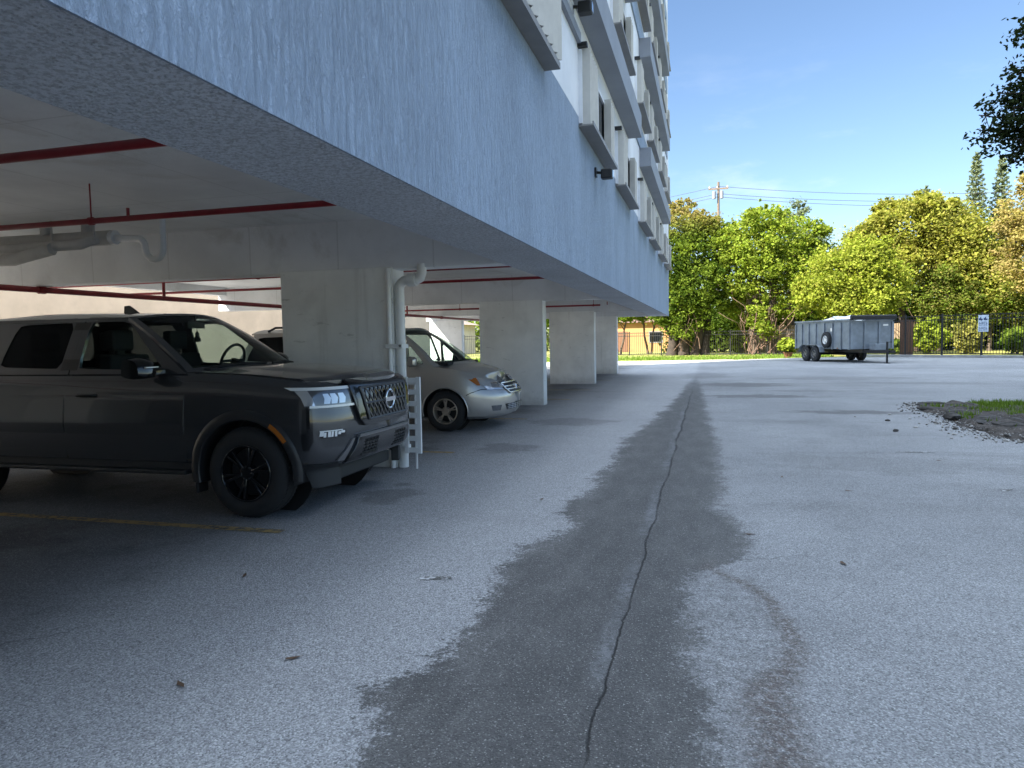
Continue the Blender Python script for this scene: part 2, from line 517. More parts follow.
def make_stucco(name, col, kind):
    k = Nodes(name)
    P = k.pos()
    if kind == 'comb':
        a = k.noise(P, 24, 6, .72, stretch=(1, 1, .24), dist=1.2)
        b = k.noise(P, 70, 4, .6, stretch=(1, 1, .3))
        h = k.math('ADD', k.math('MULTIPLY', a, 1.0), k.math('MULTIPLY', b, .4))
        big = k.noise(P, 1.2, 5, .6, stretch=(1, 1, .4))
        run = k.noise(P, 5, 4, .6, stretch=(1, 1, .06))
        c = k.mix(k.smooth(big, .3, .7), tuple(x * .88 for x in col), tuple(x * 1.08 for x in col))
        c = k.mix(k.math('MULTIPLY', k.smooth(run, .5, .75), .22), c, tuple(x * .7 for x in col))
        c = k.mix(k.math('MULTIPLY', k.smooth(a, .50, .36), .42), c, tuple(x * .5 for x in col))
        c = k.mix(k.math('MULTIPLY', k.smooth(a, .56, .68), .35), c, tuple(min(1, x * 1.35) for x in col))
        k.l(k.bump(h, 1.0, .03), k.b.inputs["Normal"])
    else:
        a = k.noise(P, 34 if kind == 'popcorn' else 60, 5, .75)
        h = k.math('ADD', a, k.math('MULTIPLY', k.smooth(k.voro(P, 48), .5, .1), .5))
        big = k.noise(P, .9, 5, .6)
        dirt = k.noise(P, 2.2, 5, .65)
        c = k.mix(k.smooth(big, .3, .7), tuple(x * .88 for x in col), tuple(x * 1.06 for x in col))
        c = k.mix(k.math('MULTIPLY', k.smooth(dirt, .52, .75), .25), c, tuple(x * .62 for x in col))
        if kind == 'popcorn':
            c = k.mix(k.math('MULTIPLY', k.smooth(a, .54, .42), .65), c, tuple(x * .5 for x in col))
            k.l(k.bump(h, 1.0, .016), k.b.inputs["Normal"])
        else:
            k.l(k.bump(h, .35, .006), k.b.inputs["Normal"])
        if name == "painted_concrete":
            sp = k.n("SeparateXYZ"); k.l(P, sp.inputs[0])
            low = k.smooth(k.math('ADD', sp.outputs[2], k.math('MULTIPLY', k.noise(P, 5, 5, .7), .5)), .62, .12)
            c = k.mix(k.math('MULTIPLY', low, .5), c, (.22, .21, .19))
            scuff = k.noise(P, 3.2, 6, .7, stretch=(1, 1, 2.6), dist=.6)
            c = k.mix(k.math('MULTIPLY', k.smooth(scuff, .60, .70), .4), c, (.25, .25, .24))
            drip = k.noise(P, 6, 4, .6, stretch=(1, 1, .08))
            c = k.mix(k.math('MULTIPLY', k.smooth(drip, .55, .72), .22), c, (.36, .35, .32))
        if name == "painted_ceiling":
            sp = k.n("SeparateXYZ"); k.l(P, sp.inputs[0])
            fx = k.math('FRACT', k.math('MULTIPLY', k.math('ADD', sp.outputs[0], k.math('MULTIPLY', k.noise(P, 1.5, 3), .03)), 1 / 1.22))
            fy = k.math('FRACT', k.math('MULTIPLY', sp.outputs[1], 1 / 2.44))
            ln = k.math('MAXIMUM', k.smooth(k.math('ABSOLUTE', k.math('SUBTRACT', fx, .5)), .012, .002), k.smooth(k.math('ABSOLUTE', k.math('SUBTRACT', fy, .5)), .006, .001))
            c = k.mix(k.math('MULTIPLY', ln, .3), c, (.35, .35, .34))
            st = k.noise(P, .8, 6, .68, dist=.8)
            c = k.mix(k.math('MULTIPLY', k.smooth(st, .56, .70), .35), c, (.40, .37, .32))
    k.l(c, k.b.inputs["Base Color"])
    k.b.inputs["Roughness"].default_value = .72 if kind == 'popcorn' else .6
    return k.m


def make_grass():
    k = Nodes("lawn")
    P = k.pos()
    a = k.noise(P, .5, 5, .6); b = k.noise(P, 6, 4, .6)
    c = k.mix(k.smooth(a, .3, .7), (.17, .19, .04), (.30, .28, .07))
    c = k.mix(k.math('MULTIPLY', k.smooth(b, .5, .75), .5), c, (.16, .13, .06))
    k.l(c, k.b.inputs["Base Color"]); k.b.inputs["Roughness"].default_value = .9
    k.l(k.bump(k.noise(P, 30, 3), .6, .03), k.b.inputs["Normal"])
    return k.m


def make_leaf(name, dark, light, trans=.35, warm=None):
    k = Nodes(name)
    at = k.n("Attribute"); at.attribute_name = "tone"
    c = k.mix(at.outputs["Fac"], dark, light)
    if warm:
        a2 = k.n("Attribute"); a2.attribute_name = "warm"
        c = k.mix(a2.outputs["Fac"], c, warm)
    d = k.n("BsdfDiffuse"); k.l(c, d.inputs[0])
    t = k.n("BsdfTranslucent")
    tc = k.mix(1.0, c, (1.0, 1.0, .45), 'MULTIPLY'); k.l(tc, t.inputs[0])
    m = k.n("MixShader"); m.inputs[0].default_value = trans
    k.l(d.outputs[0], m.inputs[1]); k.l(t.outputs[0], m.inputs[2])
    k.l(m.outputs[0], k.out.inputs[0])
    return k.m


M = {}
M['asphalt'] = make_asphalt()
M['lawn'] = make_grass()
M['fascia'] = make_stucco("combed_stucco", (.27, .345, .46), 'comb')
M['soffit'] = make_stucco("rough_soffit", (.60, .64, .70), 'popcorn')
M['ceiling'] = make_stucco("painted_ceiling", (.76, .775, .785), 'smooth')
M['column'] = make_stucco("painted_concrete", (.86, .87, .86), 'smooth')
M['cream_wall'] = make_stucco("cream_wall", (.50, .42, .34), 'smooth')
M['wall'] = make_stucco("white_wall", (.74, .76, .80), 'smooth')
M['slab'] = make_stucco("grey_slab", (.24, .26, .30), 'smooth')
M['shutter'] = simple("shutter", (.50, .49, .46), .45, var=.06)
M['track'] = simple("track", (.22, .21, .20), .5, var=.1)
M['pane'] = glass("window_pane", (.2, .22, .24), .85)
M['black'] = simple("black_plastic", (.012, .012, .013), .45)
M['pvc'] = simple("white_pvc", (.74, .75, .74), .35, var=.06, vscale=3)
M['grey_pvc'] = simple("painted_pipe", (.50, .49, .46), .5, var=.1, vscale=3)
M['red_pipe'] = simple("red_pipe", (.26, .018, .025), .4, var=.15)
M['concrete'] = simple("pale_concrete", (.42, .40, .37), .85, var=.15, vscale=1.5, bump=.3)
M['kerb'] = simple("kerb_concrete", (.30, .30, .29), .85, var=.2, vscale=2, bump=.3)
M['yellow'] = None
M['tyre'] = simple("tyre_rubber", (.018, .018, .019), .75, var=.2, vscale=20, bump=.15, bscale=90)
M['gunmetal'] = simple("gunmetal_paint", (.085, .088, .095), .24, metal=.65, coat=1.0)
M['flare'] = simple("flare_paint", (.022, .023, .025), .38)
M['gloss_black'] = simple("gloss_black", (.008, .008, .009), .12, coat=.6)
M['dark_plastic'] = simple("dark_plastic", (.018, .020, .022), .55, bump=.1, bscale=200)
M['mesh_grey'] = simple("mesh_grey", (.13, .13, .135), .4, metal=.6)
M['satin_grey'] = simple("satin_grey", (.25, .25, .26), .35, metal=.8)
M['chrome'] = simple("chrome", (.75, .75, .76), .12, metal=1.0)
M['lamp_clear'] = simple("lamp_clear", (.62, .64, .66), .08, metal=.6, coat=1.0)
M['lamp_white'] = simple("lamp_white", (.85, .86, .85), .15, coat=1.0)
M['lamp_dark'] = simple("lamp_dark", (.13, .14, .15), .1, metal=.5, coat=1.0)
M['amber'] = simple("amber_lens", (.42, .13, .02), .2, coat=1.0)
M['red_lens'] = simple("red_lens", (.25, .008, .008), .2, coat=1.0)
M['autoglass'] = glass("auto_glass", (.84, .90, .88), .05)
M['privacy'] = glass("privacy_glass", (.42, .44, .46), .5)
M['interior'] = simple("cabin_fabric", (.02, .02, .022), .8)
M['silver'] = simple("silver_paint", (.47, .455, .43), .30, metal=.65, coat=.9)
M['alloy'] = simple("alloy", (.42, .37, .31), .35, metal=.7)
M['trailer_grey'] = simple("trailer_paint", (.215, .245, .275), .42, var=.18, vscale=2.5)
M['tarp'] = simple("black_tarp", (.012, .012, .013), .7)
M['fence'] = simple("black_fence", (.012, .012, .013), .5)
M['bark'] = simple("bark", (.10, .075, .055), .9, var=.35, vscale=6, bump=.8, bscale=14)
M['bark_dark'] = simple("dark_bark", (.045, .034, .028), .9, var=.35, vscale=6, bump=.8, bscale=14)
M['wood'] = simple("fence_wood", (.30, .22, .14), .85, var=.25, vscale=3)
M['pole'] = simple("pole_wood", (.16, .12, .09), .9, var=.25)

# ================================================================== SETTING
def sheet(name, poly, z, mat, kind='structure'):
    mb = MB(); n = len(poly)
    mb.add([(x, y, z) for x, y in poly], [tuple(range(n))])
    return tag(mb.build(name, mat, fix=False), kind=kind)


sheet("ground", [(-400, -300), (400, -300), (400, 600), (-400, 600)], -.004, M['lawn'])
# parking lot
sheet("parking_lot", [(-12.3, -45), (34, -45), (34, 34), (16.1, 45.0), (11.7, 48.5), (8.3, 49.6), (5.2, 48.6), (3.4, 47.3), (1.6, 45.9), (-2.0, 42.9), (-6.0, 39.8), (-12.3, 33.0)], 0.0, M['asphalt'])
# pale concrete driveway beyond the building, in the sun
sheet("driveway", [(-60, -45), (-12.3, -45), (-12.3, 33.0), (-6.0, 39.8), (-2.0, 42.9), (1.6, 45.9), (1.4, 46.6), (-2.0, 45.9), (-6, 45.0), (-14, 44.5), (-60, 44)], 0.002, M['concrete'])


def worn_paint(name, col, thr):
    k = Nodes(name)
    P = k.pos()
    nz = k.noise(P, 14, 5, .7); n2 = k.noise(P, 1.1, 3, .5)
    m = k.smooth(k.math('ADD', k.math('MULTIPLY', nz, .7), k.math('MULTIPLY', n2, .3)), thr, thr + .12)
    c = k.mix(m, (.10, .098, .09), col)
    k.l(c, k.b.inputs["Base Color"]); k.b.inputs["Roughness"].default_value = .85
    tr = k.n("BsdfTransparent"); mx = k.n("MixShader")
    k.l(k.smooth(k.math('ADD', k.math('MULTIPLY', nz, .7), k.math('MULTIPLY', n2, .3)), thr - .06, thr), mx.inputs[0])
    k.l(tr.outputs[0], mx.inputs[1]); k.l(k.b.outputs[0], mx.inputs[2]); k.l(mx.outputs[0], k.out.inputs[0])
    return k.m


M['yellow'] = worn_paint("worn_yellow_paint", (.36, .25, .09), .40)
M['old_white'] = worn_paint("worn_white_paint", (.55, .56, .57), .47)
for y in (4.9, 8.9, 12.9, 17.2, 20.4, 24.9):
    x1 = -3.28
    sheet("parking_line", [(-8.6, y - .05), (x1, y - .05), (x1, y + .05), (-8.6, y + .05)], .004, M['yellow'])
for (x, y, l, a) in ((-1.66, 4.12, .22, .25), (2.5, 9.85, .45, .1), (2.72, 7.6, .16, .4), (-1.30, 4.45, .10, .8)):
    d = Vector((math.cos(a), math.sin(a))) * l / 2; s = Vector((-d.y, d.x)).normalized() * .03
    sheet("paint_mark", [(x - d.x - s.x, y - d.y - s.y), (x + d.x - s.x, y + d.y - s.y), (x + d.x * .8 + s.x, y + d.y * .8 + s.y), (x - d.x * .9 + s.x, y - d.y * .9 + s.y)], .004, M['old_white'])

# grass-and-dirt break in the asphalt at the right
def make_dirt():
    k = Nodes("dirt"); P = k.pos()
    a = k.noise(P, 5, 6, .7); b = k.noise(P, 30, 4, .7)
    c = k.mix(k.smooth(a, .35, .65), (.022, .017, .014), (.075, .063, .053))
    c = k.mix(k.math('MULTIPLY', k.smooth(b, .56, .68), .7), c, (.34, .33, .31))
    k.l(c, k.b.inputs["Base Color"]); k.b.inputs["Roughness"].default_value = .95
    k.l(k.bump(b, .9, .03), k.b.inputs["Normal"])
    return k.m


M['dirt'] = make_dirt()
mb = MB(); rows = []
outline = [(4.1, 15.9), (4.3, 16.5), (4.8, 16.6), (5.2, 16.1), (6.0, 15.7), (7.2, 15.4), (8.4, 15.0), (8.6, 12.5), (7.5, 11.2), (5.6, 10.9), (4.6, 10.9), (4.0, 11.2), (3.85, 12.2), (3.8, 13.0), (4.1, 14.0), (3.95, 15.0)]
cx, cy = 5.6, 13.6
rings = []
for t, z in ((1.0, .002), (.97, .025), (.93, .045), (.88, .06), (.82, .06), (.75, .07), (.67, .08), (.58, .085), (.48, .09), (.36, .10), (.2, .10), (.05, .10)):
    ring = []
    m = 220
    for i in range(m):
        q = i / m * len(outline); j = int(q); f = q - j
        p0, p1 = outline[j % len(outline)], outline[(j + 1) % len(outline)]
        x, y = p0[0] + (p1[0] - p0[0]) * f, p0[1] + (p1[1] - p0[1]) * f
        x, y = cx + (x - cx) * t, cy + (y - cy) * t
        jit = noise.noise((x * 1.7, y * 1.7, 3)) * .18 + noise.noise((x * 6, y * 6, 5)) * .07
        if t > .9: x += jit; y += jit * .8
        ring.append((x, y, z + (noise.noise((x * 3, y * 3, 1)) * .06 + noise.noise((x * 9, y * 9, 4)) * .035 if t < .97 else 0)))
    rings.append(ring)
mb.grid(rings, close=True)
tag(mb.build("dirt_patch", M['dirt'], smooth=60), kind='structure')

# grass blades on it
M['blade'] = make_leaf("grass_blade", (.08, .14, .02), (.20, .29, .06), .3)


def leaf_mesh(name, V, nper, tone, mat, parent=None, warm=None):
    """V: (N, nper, 3) polygons"""
    N = V.shape[0]
    me = bpy.data.meshes.new(name)
    me.vertices.add(N * nper); me.loops.add(N * nper); me.polygons.add(N)
    me.vertices.foreach_set("co", V.reshape(-1).astype(np.float32))
    me.loops.foreach_set("vertex_index", np.arange(N * nper, dtype=np.int32))
    me.polygons.foreach_set("loop_start", np.arange(0, N * nper, nper, dtype=np.int32))
    me.update(calc_edges=True)
    a = me.attributes.new("tone", 'FLOAT', 'POINT')
    a.data.foreach_set("value", np.repeat(tone, nper).astype(np.float32))
    if warm is not None:
        a = me.attributes.new("warm", 'FLOAT', 'POINT')
        a.data.foreach_set("value", np.repeat(warm, nper).astype(np.float32))
    me.materials.append(mat)
    o = bpy.data.objects.new(name, me); COL.objects.link(o)
    if parent: o.parent = parent
    return o


def grass_blades(name, pts, h, mat, w=.012):
    n = len(pts)
    pts = np.array(pts, float)
    a = RNG.uniform(0, 2 * np.pi, n); lean = RNG.uniform(.1, .7, n); hh = h * RNG.uniform(.5, 1.3, n)
    d = np.stack([np.cos(a), np.sin(a), np.zeros(n)], 1); s = np.stack([-np.sin(a), np.cos(a), np.zeros(n)], 1) * w
    tip = pts + d * (hh * lean)[:, None] + np.array([0, 0, 1]) * hh[:, None]
    V = np.stack([pts - s, pts + s, tip], 1)
    return leaf_mesh(name, V, 3, RNG.uniform(0, 1, n), mat)


gp = []
while len(gp) < 11000:
    x, y = random.uniform(4.0, 8.4), random.uniform(11.4, 16.2)
    dens = noise.noise((x * 1.1, y * 1.1, 9)) + noise.noise((x * 4, y * 4, 2)) * .5
    lim = .5 if y < 12.6 - .15 * (x - 4) else (.12 if y < 13.6 else -.1)
    edge = (x - 4.0) / .8
    if x < 4.9 + .4 * noise.noise((0, y * 2, 3)): dens -= .55
    if dens > lim - .22 and random.random() < edge + .25: gp.append((x, y, .05))
tag(grass_blades("grass", gp, .10, M['blade'], .013), kind='stuff')

# dead roots and turned-up asphalt lumps at its edge
M['lump'] = simple("broken_asphalt", (.05, .046, .042), .9, var=.4, vscale=12, bump=.6, bscale=40)
M['stone'] = simple("pale_stone", (.34, .33, .31), .85, var=.2, vscale=14)


def rock(name, x, y, z, sx, sy, sz, mat, label, cat, group, seed):
    bm = bmesh.new()
    bmesh.ops.create_icosphere(bm, subdivisions=2, radius=1)
    for v in bm.verts:
        q = v.co.copy()
        f = 1 + .45 * noise.noise(q * 1.3 + Vector((seed * 3.1, 0, 0)))
        v.co = Vector((q.x * f * sx, q.y * f * sy, max(-.35, q.z * f) * sz))
    me = bpy.data.meshes.new(name); bm.to_mesh(me); bm.free()
    me.materials.append(mat)
    o = bpy.data.objects.new(name, me); COL.objects.link(o)
    o.location = (x, y, z + .33 * sz); o.rotation_euler = (0, 0, seed * 1.7)
    return tag(o, label, cat, group)


L_spots = [(4.0, 13.55, .26, .12, .09), (4.35, 13.1, .3, .12, .08), (4.7, 12.75, .28, .13, .09), (5.0, 12.4, .3, .12, .07), (4.3, 14.3, .22, .12, .07), (4.5, 15.2, .3, .1, .06), (4.05, 15.0, .25, .1, .06), (4.15, 12.75, .17, .09, .06), (4.42, 12.35, .22, .12, .08), (4.75, 12.0, .2, .1, .06), (5.1, 11.9, .15, .1, .05),
           (4.1, 15.6, .32, .07, .05), (4.4, 16.2, .30, .07, .05), (5.6, 11.5, .2, .1, .06)]
for i, (x, y, a, b, c) in enumerate(L_spots):
    rock("asphalt_lump", x, y, .02, a, b, c, M['lump'], "dark broken asphalt lump along the edge of the weedy dirt patch", "rubble", "rubble round the dirt patch", i + 1)
S_spots = [(2.95, 13.3, .04), (2.75, 11.9, .05), (3.15, 12.4, .035), (3.3, 11.2, .03), (3.2, 14.3, .035), (3.45, 11.6, .04), (3.9, 11.0, .045), (2.55, 13.9, .025)]
for i, (x, y, a) in enumerate(S_spots):
    dk = i < 2
    rock("pebble", x, y, 0, a, a * .8, a * .6, M['lump'] if dk else M['stone'],
         "black pebble lying loose on the asphalt left of the dirt patch" if dk else "pale pebble scattered on the asphalt beside the dirt patch", "pebble",
         "black pebbles" if dk else "pale pebbles", i + 20)
# loose gravel and crumbled asphalt fringing the patch
gm = bmesh.new()
cnt = 0
while cnt < 1500:
    q = random.random() * len(outline); j = int(q); f = q - j
    p0, p1 = outline[j % len(outline)], outline[(j + 1) % len(outline)]
    x, y = p0[0] + (p1[0] - p0[0]) * f, p0[1] + (p1[1] - p0[1]) * f
    d = random.gauss(.05, .22)
    dx, dy = x - cx, y - cy; L = math.hypot(dx, dy)
    x += dx / L * d; y += dy / L * d
    if x > 7.2: continue
    r = random.uniform(.005, .02) * (1 if random.random() < .9 else 1.8)
    Mx = Matrix.Translation((x, y, (.03 if d < -.05 else .0) + r * .4)) @ Matrix.Rotation(random.uniform(0, 6), 4, 'Z') @ Matrix.Diagonal((r * 1.2, r, r * .7, 1))
    bmesh.ops.create_icosphere(gm, subdivisions=1, radius=1, matrix=Mx); cnt += 1
me = bpy.data.meshes.new("gravel"); gm.to_mesh(me); gm.free()
kk = Nodes("gravel"); 
gc = kk.mix(kk.smooth(kk.noise(kk.pos(), 11, 2), .4, .6), (.05, .045, .04), (.38, .37, .35))
kk.l(gc, kk.b.inputs["Base Color"]); kk.b.inputs["Roughness"].default_value = .9
me.materials.append(kk.m)
o = bpy.data.objects.new("gravel", me); COL.objects.link(o); tag(o, kind='stuff')
# leaves and scraps on the near asphalt
M['dry_leaf'] = simple("dry_leaf", (.10, .06, .035), .8)
lm = MB().add([(-.04, 0, .006), (-.01, -.013, .002), (.035, -.006, .008), (.045, .002, .004), (.01, .014, .003)], [(0, 1, 2, 3, 4)])
lf0 = lm.build("fallen_leaf", M['dry_leaf'], fix=False)
spots = [(0.30, 5.55), (.85, 4.95), (-1.9, 2.9), (-2.25, 2.55), (-1.5, 6.4), (1.3, 7.3), (-2.9, 3.9), (1.9, 4.0), (2.6, 9.2), (.75, 7.9)]
for i, (x, y) in enumerate(spots):
    o = lf0 if i == 0 else lf0.copy()
    if i: COL.objects.link(o)
    o.location = (x, y, .004); o.rotation_euler = (0, 0, i * 1.9)
    tag(o, "tiny dry brown leaf lying on the open asphalt", "leaf", "fallen leaves on the asphalt")

# kerb under the picket fence
k1 = MB()
FENCE = [(9.2, 50.3), (11.63, 48.38), (16.54, 44.6), (27, 36.8)]
for a, b in zip(FENCE[:-1], FENCE[1:]):
    k1.bar((a[0], a[1], .07), (b[0], b[1], .07), .22, .15)
tag(k1.build("kerb", M['kerb'], bevel=.02), kind='structure')

# ================================================================== BUILDING
XF, XI, XB, ZS, ZC, ZF = -1.55, -2.22, -12.1, 2.35, 2.95, 4.25
Y0, Y1 = -32.0, 30.0
B = tag(empty("apartment_building", (-8, 0, 0)), "multi-storey apartment building with stucco band, raised on white columns over open parking", "building")
BO = Vector((-8, 0, 0))


class MBb(MB):
    """shapes given in world coordinates, stored relative to the building's empty"""
    def build(self, *a, **k):
        self.v = [(x - BO.x, y - BO.y, z - BO.z) for x, y, z in self.v]
        return super().build(*a, **k)


# edge beam: combed face outside, rough soffit below
MBb().box(XF - .012, XF, Y0, Y1, ZS - .004, ZF).build("fascia", M['fascia'], B)
MBb().box(XI, XF - .012, Y0, Y1 - .003, ZS, ZF - .1).build("edge_beam", M['soffit'], B)
MBb().box(XB, XI, Y0, Y1 - .01, ZC, ZF - .12).build("ceiling_slab", M['ceiling'], B)
b0 = MBb().box(XB, XI + .02, .02, .29, ZS + .004, ZC + .05).build("beam", M['ceiling'], B, bevel=.015)
COLY = [-15.4, -7.6, .1, 7.75, 15.65, 23.15, 29.6]
b0.location = (0, COLY[0], 0)
for y in COLY[1:]:
    o = b0.copy(); COL.objects.link(o); o.location = (0, y, 0)
c0 = MBb().box(-5.08, -3.58, .004, .345, -.02, ZS + .03).build("column", M['column'], B, bevel=.012)
c0.location = (0, COLY[3], 0)
for y in COLY[4:] + [COLY[2]]:
    o = c0.copy(); COL.objects.link(o); o.location = (-.06 if y == 29.6 else 0, y, 0)
# inner row of columns by the low wall
for y in (-7.6, .1, 7.75, 23.15, 29.6):
    o = c0.copy(); COL.objects.link(o); o.location = (-6.85, y, 0)
# unseen solid wall added at the camera end to darken the left foreground
MBb().box(XB + .02, XB + .24, Y0, 2.0, -.02, ZC + .02).build("unseen_rear_wall", M['ceiling'], B)
# unseen dark wall added behind the viewpoint to darken the pickup's side
MBb().box(XB + .26, XI, -2.6, -2.4, -.02, ZC + .02).build("unseen_dark_wall", simple("charcoal_wall", (.07, .072, .075), .8, var=.15, vscale=2), B)
# upper storeys
MBb().box(XB, XF, Y0, Y1, ZF + .002, 26.0).build("facade_wall", M['wall'], B)
MBb().box(XB, XB + .25, Y0, Y1, 2.75, ZF - .12).build("rear_edge_beam", M['ceiling'], B)
# eyebrow slabs
for lv, z in enumerate((5.5, 8.0, 10.5, 13.0)):
    e1 = 14.75 if lv == 0 else 14.4
    MBb().box(XF, XF + .27, -6, e1, z, z + .43).build("eyebrow_slab", M['slab'], B)
    MBb().box(XF, XF + .27, 17.2, 26.2 - .2 * lv, z, z + .43).build("eyebrow_slab", M['slab'], B)
    # combed spandrel band above each slab
    MBb().box(XF, XF + .03, -6, 29.0, z + .432, z + .95).build("spandrel", M['fascia'], B)
# head band of the first upper storey
MBb().box(XF, XF + .05, -6, 8.9, 5.12, 5.24).build("head_band", M['slab'], B)


# windows: frame > pane, two folded shutter stacks, sill
def corrugated(mb, y0, y1, z0, z1, x0, depth, pitch):
    n = max(2, int(round((y1 - y0) / pitch)))
    prof = []
    for i in range(n * 2 + 1):
        prof.append((x0 + (depth if i % 2 == 0 else depth * .35), y0 + (y1 - y0) * i / (n * 2)))
    poly = [(x0, y0)] + prof + [(x0, y1)]
    mb.prism(poly, z0, z1)


def window(near, glassw, farw, zs=4.17, zh=5.06):
    fr = MB()
    y1 = near + glassw + farw
    for (a, b, c, d) in ((0, y1, zs, zs + .05), (0, y1, zh - .05, zh)):
        fr.box(0, .05, a, b, c, d)
    for a in (0, near + glassw / 2 - .02, y1 - .05):
        fr.box(0, .05, a, a + .05, zs + .05, zh - .05)
    w = fr.build("window", M['wall'], B)
    MB().box(0, .022, .05, y1 - .05, zs + .05, zh - .05).build("pane", M['pane'], w)
    s1 = MB(); corrugated(s1, .02, near, zs - .02, zh + .02, .04, .105, .15); s1.build("shutter", M['shutter'], w)
    s2 = MB(); corrugated(s2, near + glassw, y1, zs - .02, zh + .02, .04, .105, .15); s2.build("shutter", M['shutter'], w)
    MB().box(.0, .19, -.02, y1 + .02, zs - .042, zs - .022).box(.175, .19, -.02, y1 + .02, zs - .022, zs + .01).build("sill_track", M['track'], w)
    MB().box(.0, .12, -.05, .04, zh + .024, zh + .075).build("track_bracket", M['black'], w)
    return w


w0 = window(.70, 1.30, .40)
w0.location = (XF + 8, 8.95, 0)
starts = [8.95, 12.6, 16.75, 19.9, 23.5, 26.7]
for lv in range(4):
    for i, y in enumerate(starts):
        if lv == 0 and i == 0: continue
        o = copy_tree(w0, B)
        o.location = (XF + 8, y - (.55 if lv else 0), 2.5 * lv)
# closed accordion over the nearest window
aw = MB()
for a in (5.0, 6.95): aw.box(0, .05, a, a + .05, 4.17, 5.1)
aw.box(0, .05, 5.05, 6.95, 5.05, 5.1)
w1 = aw.build("window", M['wall'], B, loc=(XF + 8, 0, 0))
am = MB(); corrugated(am, 5.0, 6.98, 4.20, 5.12, .05, .135, .2); am.build("closed_shutter", M['shutter'], w1)
MB().box(0, .16, 4.95, 7.02, 4.13, 4.155).box(.145, .16, 4.95, 7.02, 4.155, 4.19).build("sill_track", M['track'], w1)
o = copy_tree(w1, B); o.location = (XF + 8, -3.2, 0)


# facade lamps / cameras
def facade_box(name, y, z, label, cat, big=False):
    t = tag(empty(name, (XF, y, z)), label, cat)
    MB().box(.0, .03, -.06, .06, -.06, .06).build("mount", M['black'] if not big else M['wall'], t)
    s = 1.0
    MB().tube([(.03, 0, 0), (.09, 0, -.01), (.12, 0, .0)], .02, 8).build("arm", M['black'], t, smooth=40)
    hb = MB()
    hb.box(.09, .25, -.07, .07, -.10, .03)
    hb.build("housing", M['black'], t, bevel=.015)
    MB().box(.252, .258, -.055, .055, -.085, .015).build("lens", M['lamp_dark'], t)


facade_box("wall_floodlight", 10.25, 3.85, "small black floodlight fixed low on the combed stucco band", "floodlight")
facade_box("security_camera", 8.5, 5.38, "black boxy camera on white mount under the grey slab edge", "camera", True)

# ------------------------------------------------------------------ red sprinkler pipes
def sprinkler(y, z, x0, x1, label, drop=(), r=.026):
    t = tag(empty("sprinkler_pipe", (x0, y, z)), label, "pipe", "red sprinkler pipes under the ceiling")
    MB().tube([(0, 0, 0), (x1 - x0, 0, 0)], r, 10).build("pipe", M['red_pipe'], t, smooth=40)
    for xx in drop:
        h = MB().tube([(xx - x0, 0, r * .5), (xx - x0, 0, ZC - z)], .007, 6)
        h.lathe([(-.02, r + .010), (.02, r + .010)], 'X', (xx - x0, 0, 0), 12)
        h.build("hanger", M['red_pipe'], t)
    for xx in drop[:1]:
        MB().tube([(xx - x0 + .4, 0, 0), (xx - x0 + .4, 0, .09)], .014, 6).build("sprinkler_head", M['red_pipe'], t)
    return t


sprinkler(3.45, 2.66, -11.8, -2.22, "red sprinkler pipe nearest the camera, crossing under the ceiling", (-6.5,), .029)
sprinkler(5.2, 2.62, -11.8, -2.22, "red sprinkler pipe in front of the white drain pipes above the pickup", (-5.3, -7.3), .026)
sprinkler(10.5, 2.62, -11.8, -2.22, "red sprinkler pipe just behind the column with the downspout, upper of two", (-7.3,), .026)
sprinkler(12.3, 2.58, -11.8, -2.22, "red sprinkler pipe above the silver minivan's hood, farther of two", (-7.3,), .026)
sprinkler(18.4, 2.60, -11.8, -3.3, "red sprinkler pipe behind the second column with an upturned end", (-3.4, -7.3), .026)
sprinkler(20.6, 2.45, -11.8, -3.0, "red sprinkler pipe before the third column, dropped low", (-3.2, -7.3), .026)
sprinkler(26.4, 2.50, -11.8, -3.2, "red sprinkler pipe before the farthest column", (-3.4, -7.3), .026)

t = tag(empty("sprinkler_main", (-8.95, 4, 2.305)), "thick red fire main running under the beams behind the pickup", "pipe")
MB().tube([(0, -8, 0), (0, 25.6, 0)], .042, 12).build("pipe", M['red_pipe'], t, smooth=40)
for y in (-3.8, 3.85, 11.75, 19.3):
    MB().tube([(0, y + .03, .0), (0, y + .03, ZS + .02 - 2.305)], .014, 6).lathe([(-.05, .055), (.05, .055)], 'Y', (0, y + .03, 0), 14).build("hanger", M['red_pipe'], t)
for y in (6.2, 10.6, 16.4):
    MB().tube([(0, y, 0), (0, y, .315)], .026, 8).build("riser", M['red_pipe'], t, smooth=40)

# cream boundary wall behind the building
t = tag(empty("boundary_wall", (-16.4, 10, 0)), "cream rendered boundary wall behind the open rear of the parking", "wall")
MB().box(-.1, .1, -34, 36, -.05, 3.55).build("wall", M['cream_wall'], t)
MB().box(-.16, .16, -34, 36.02, 3.552, 3.64).build("coping", M['kerb'], t, bevel=.01)

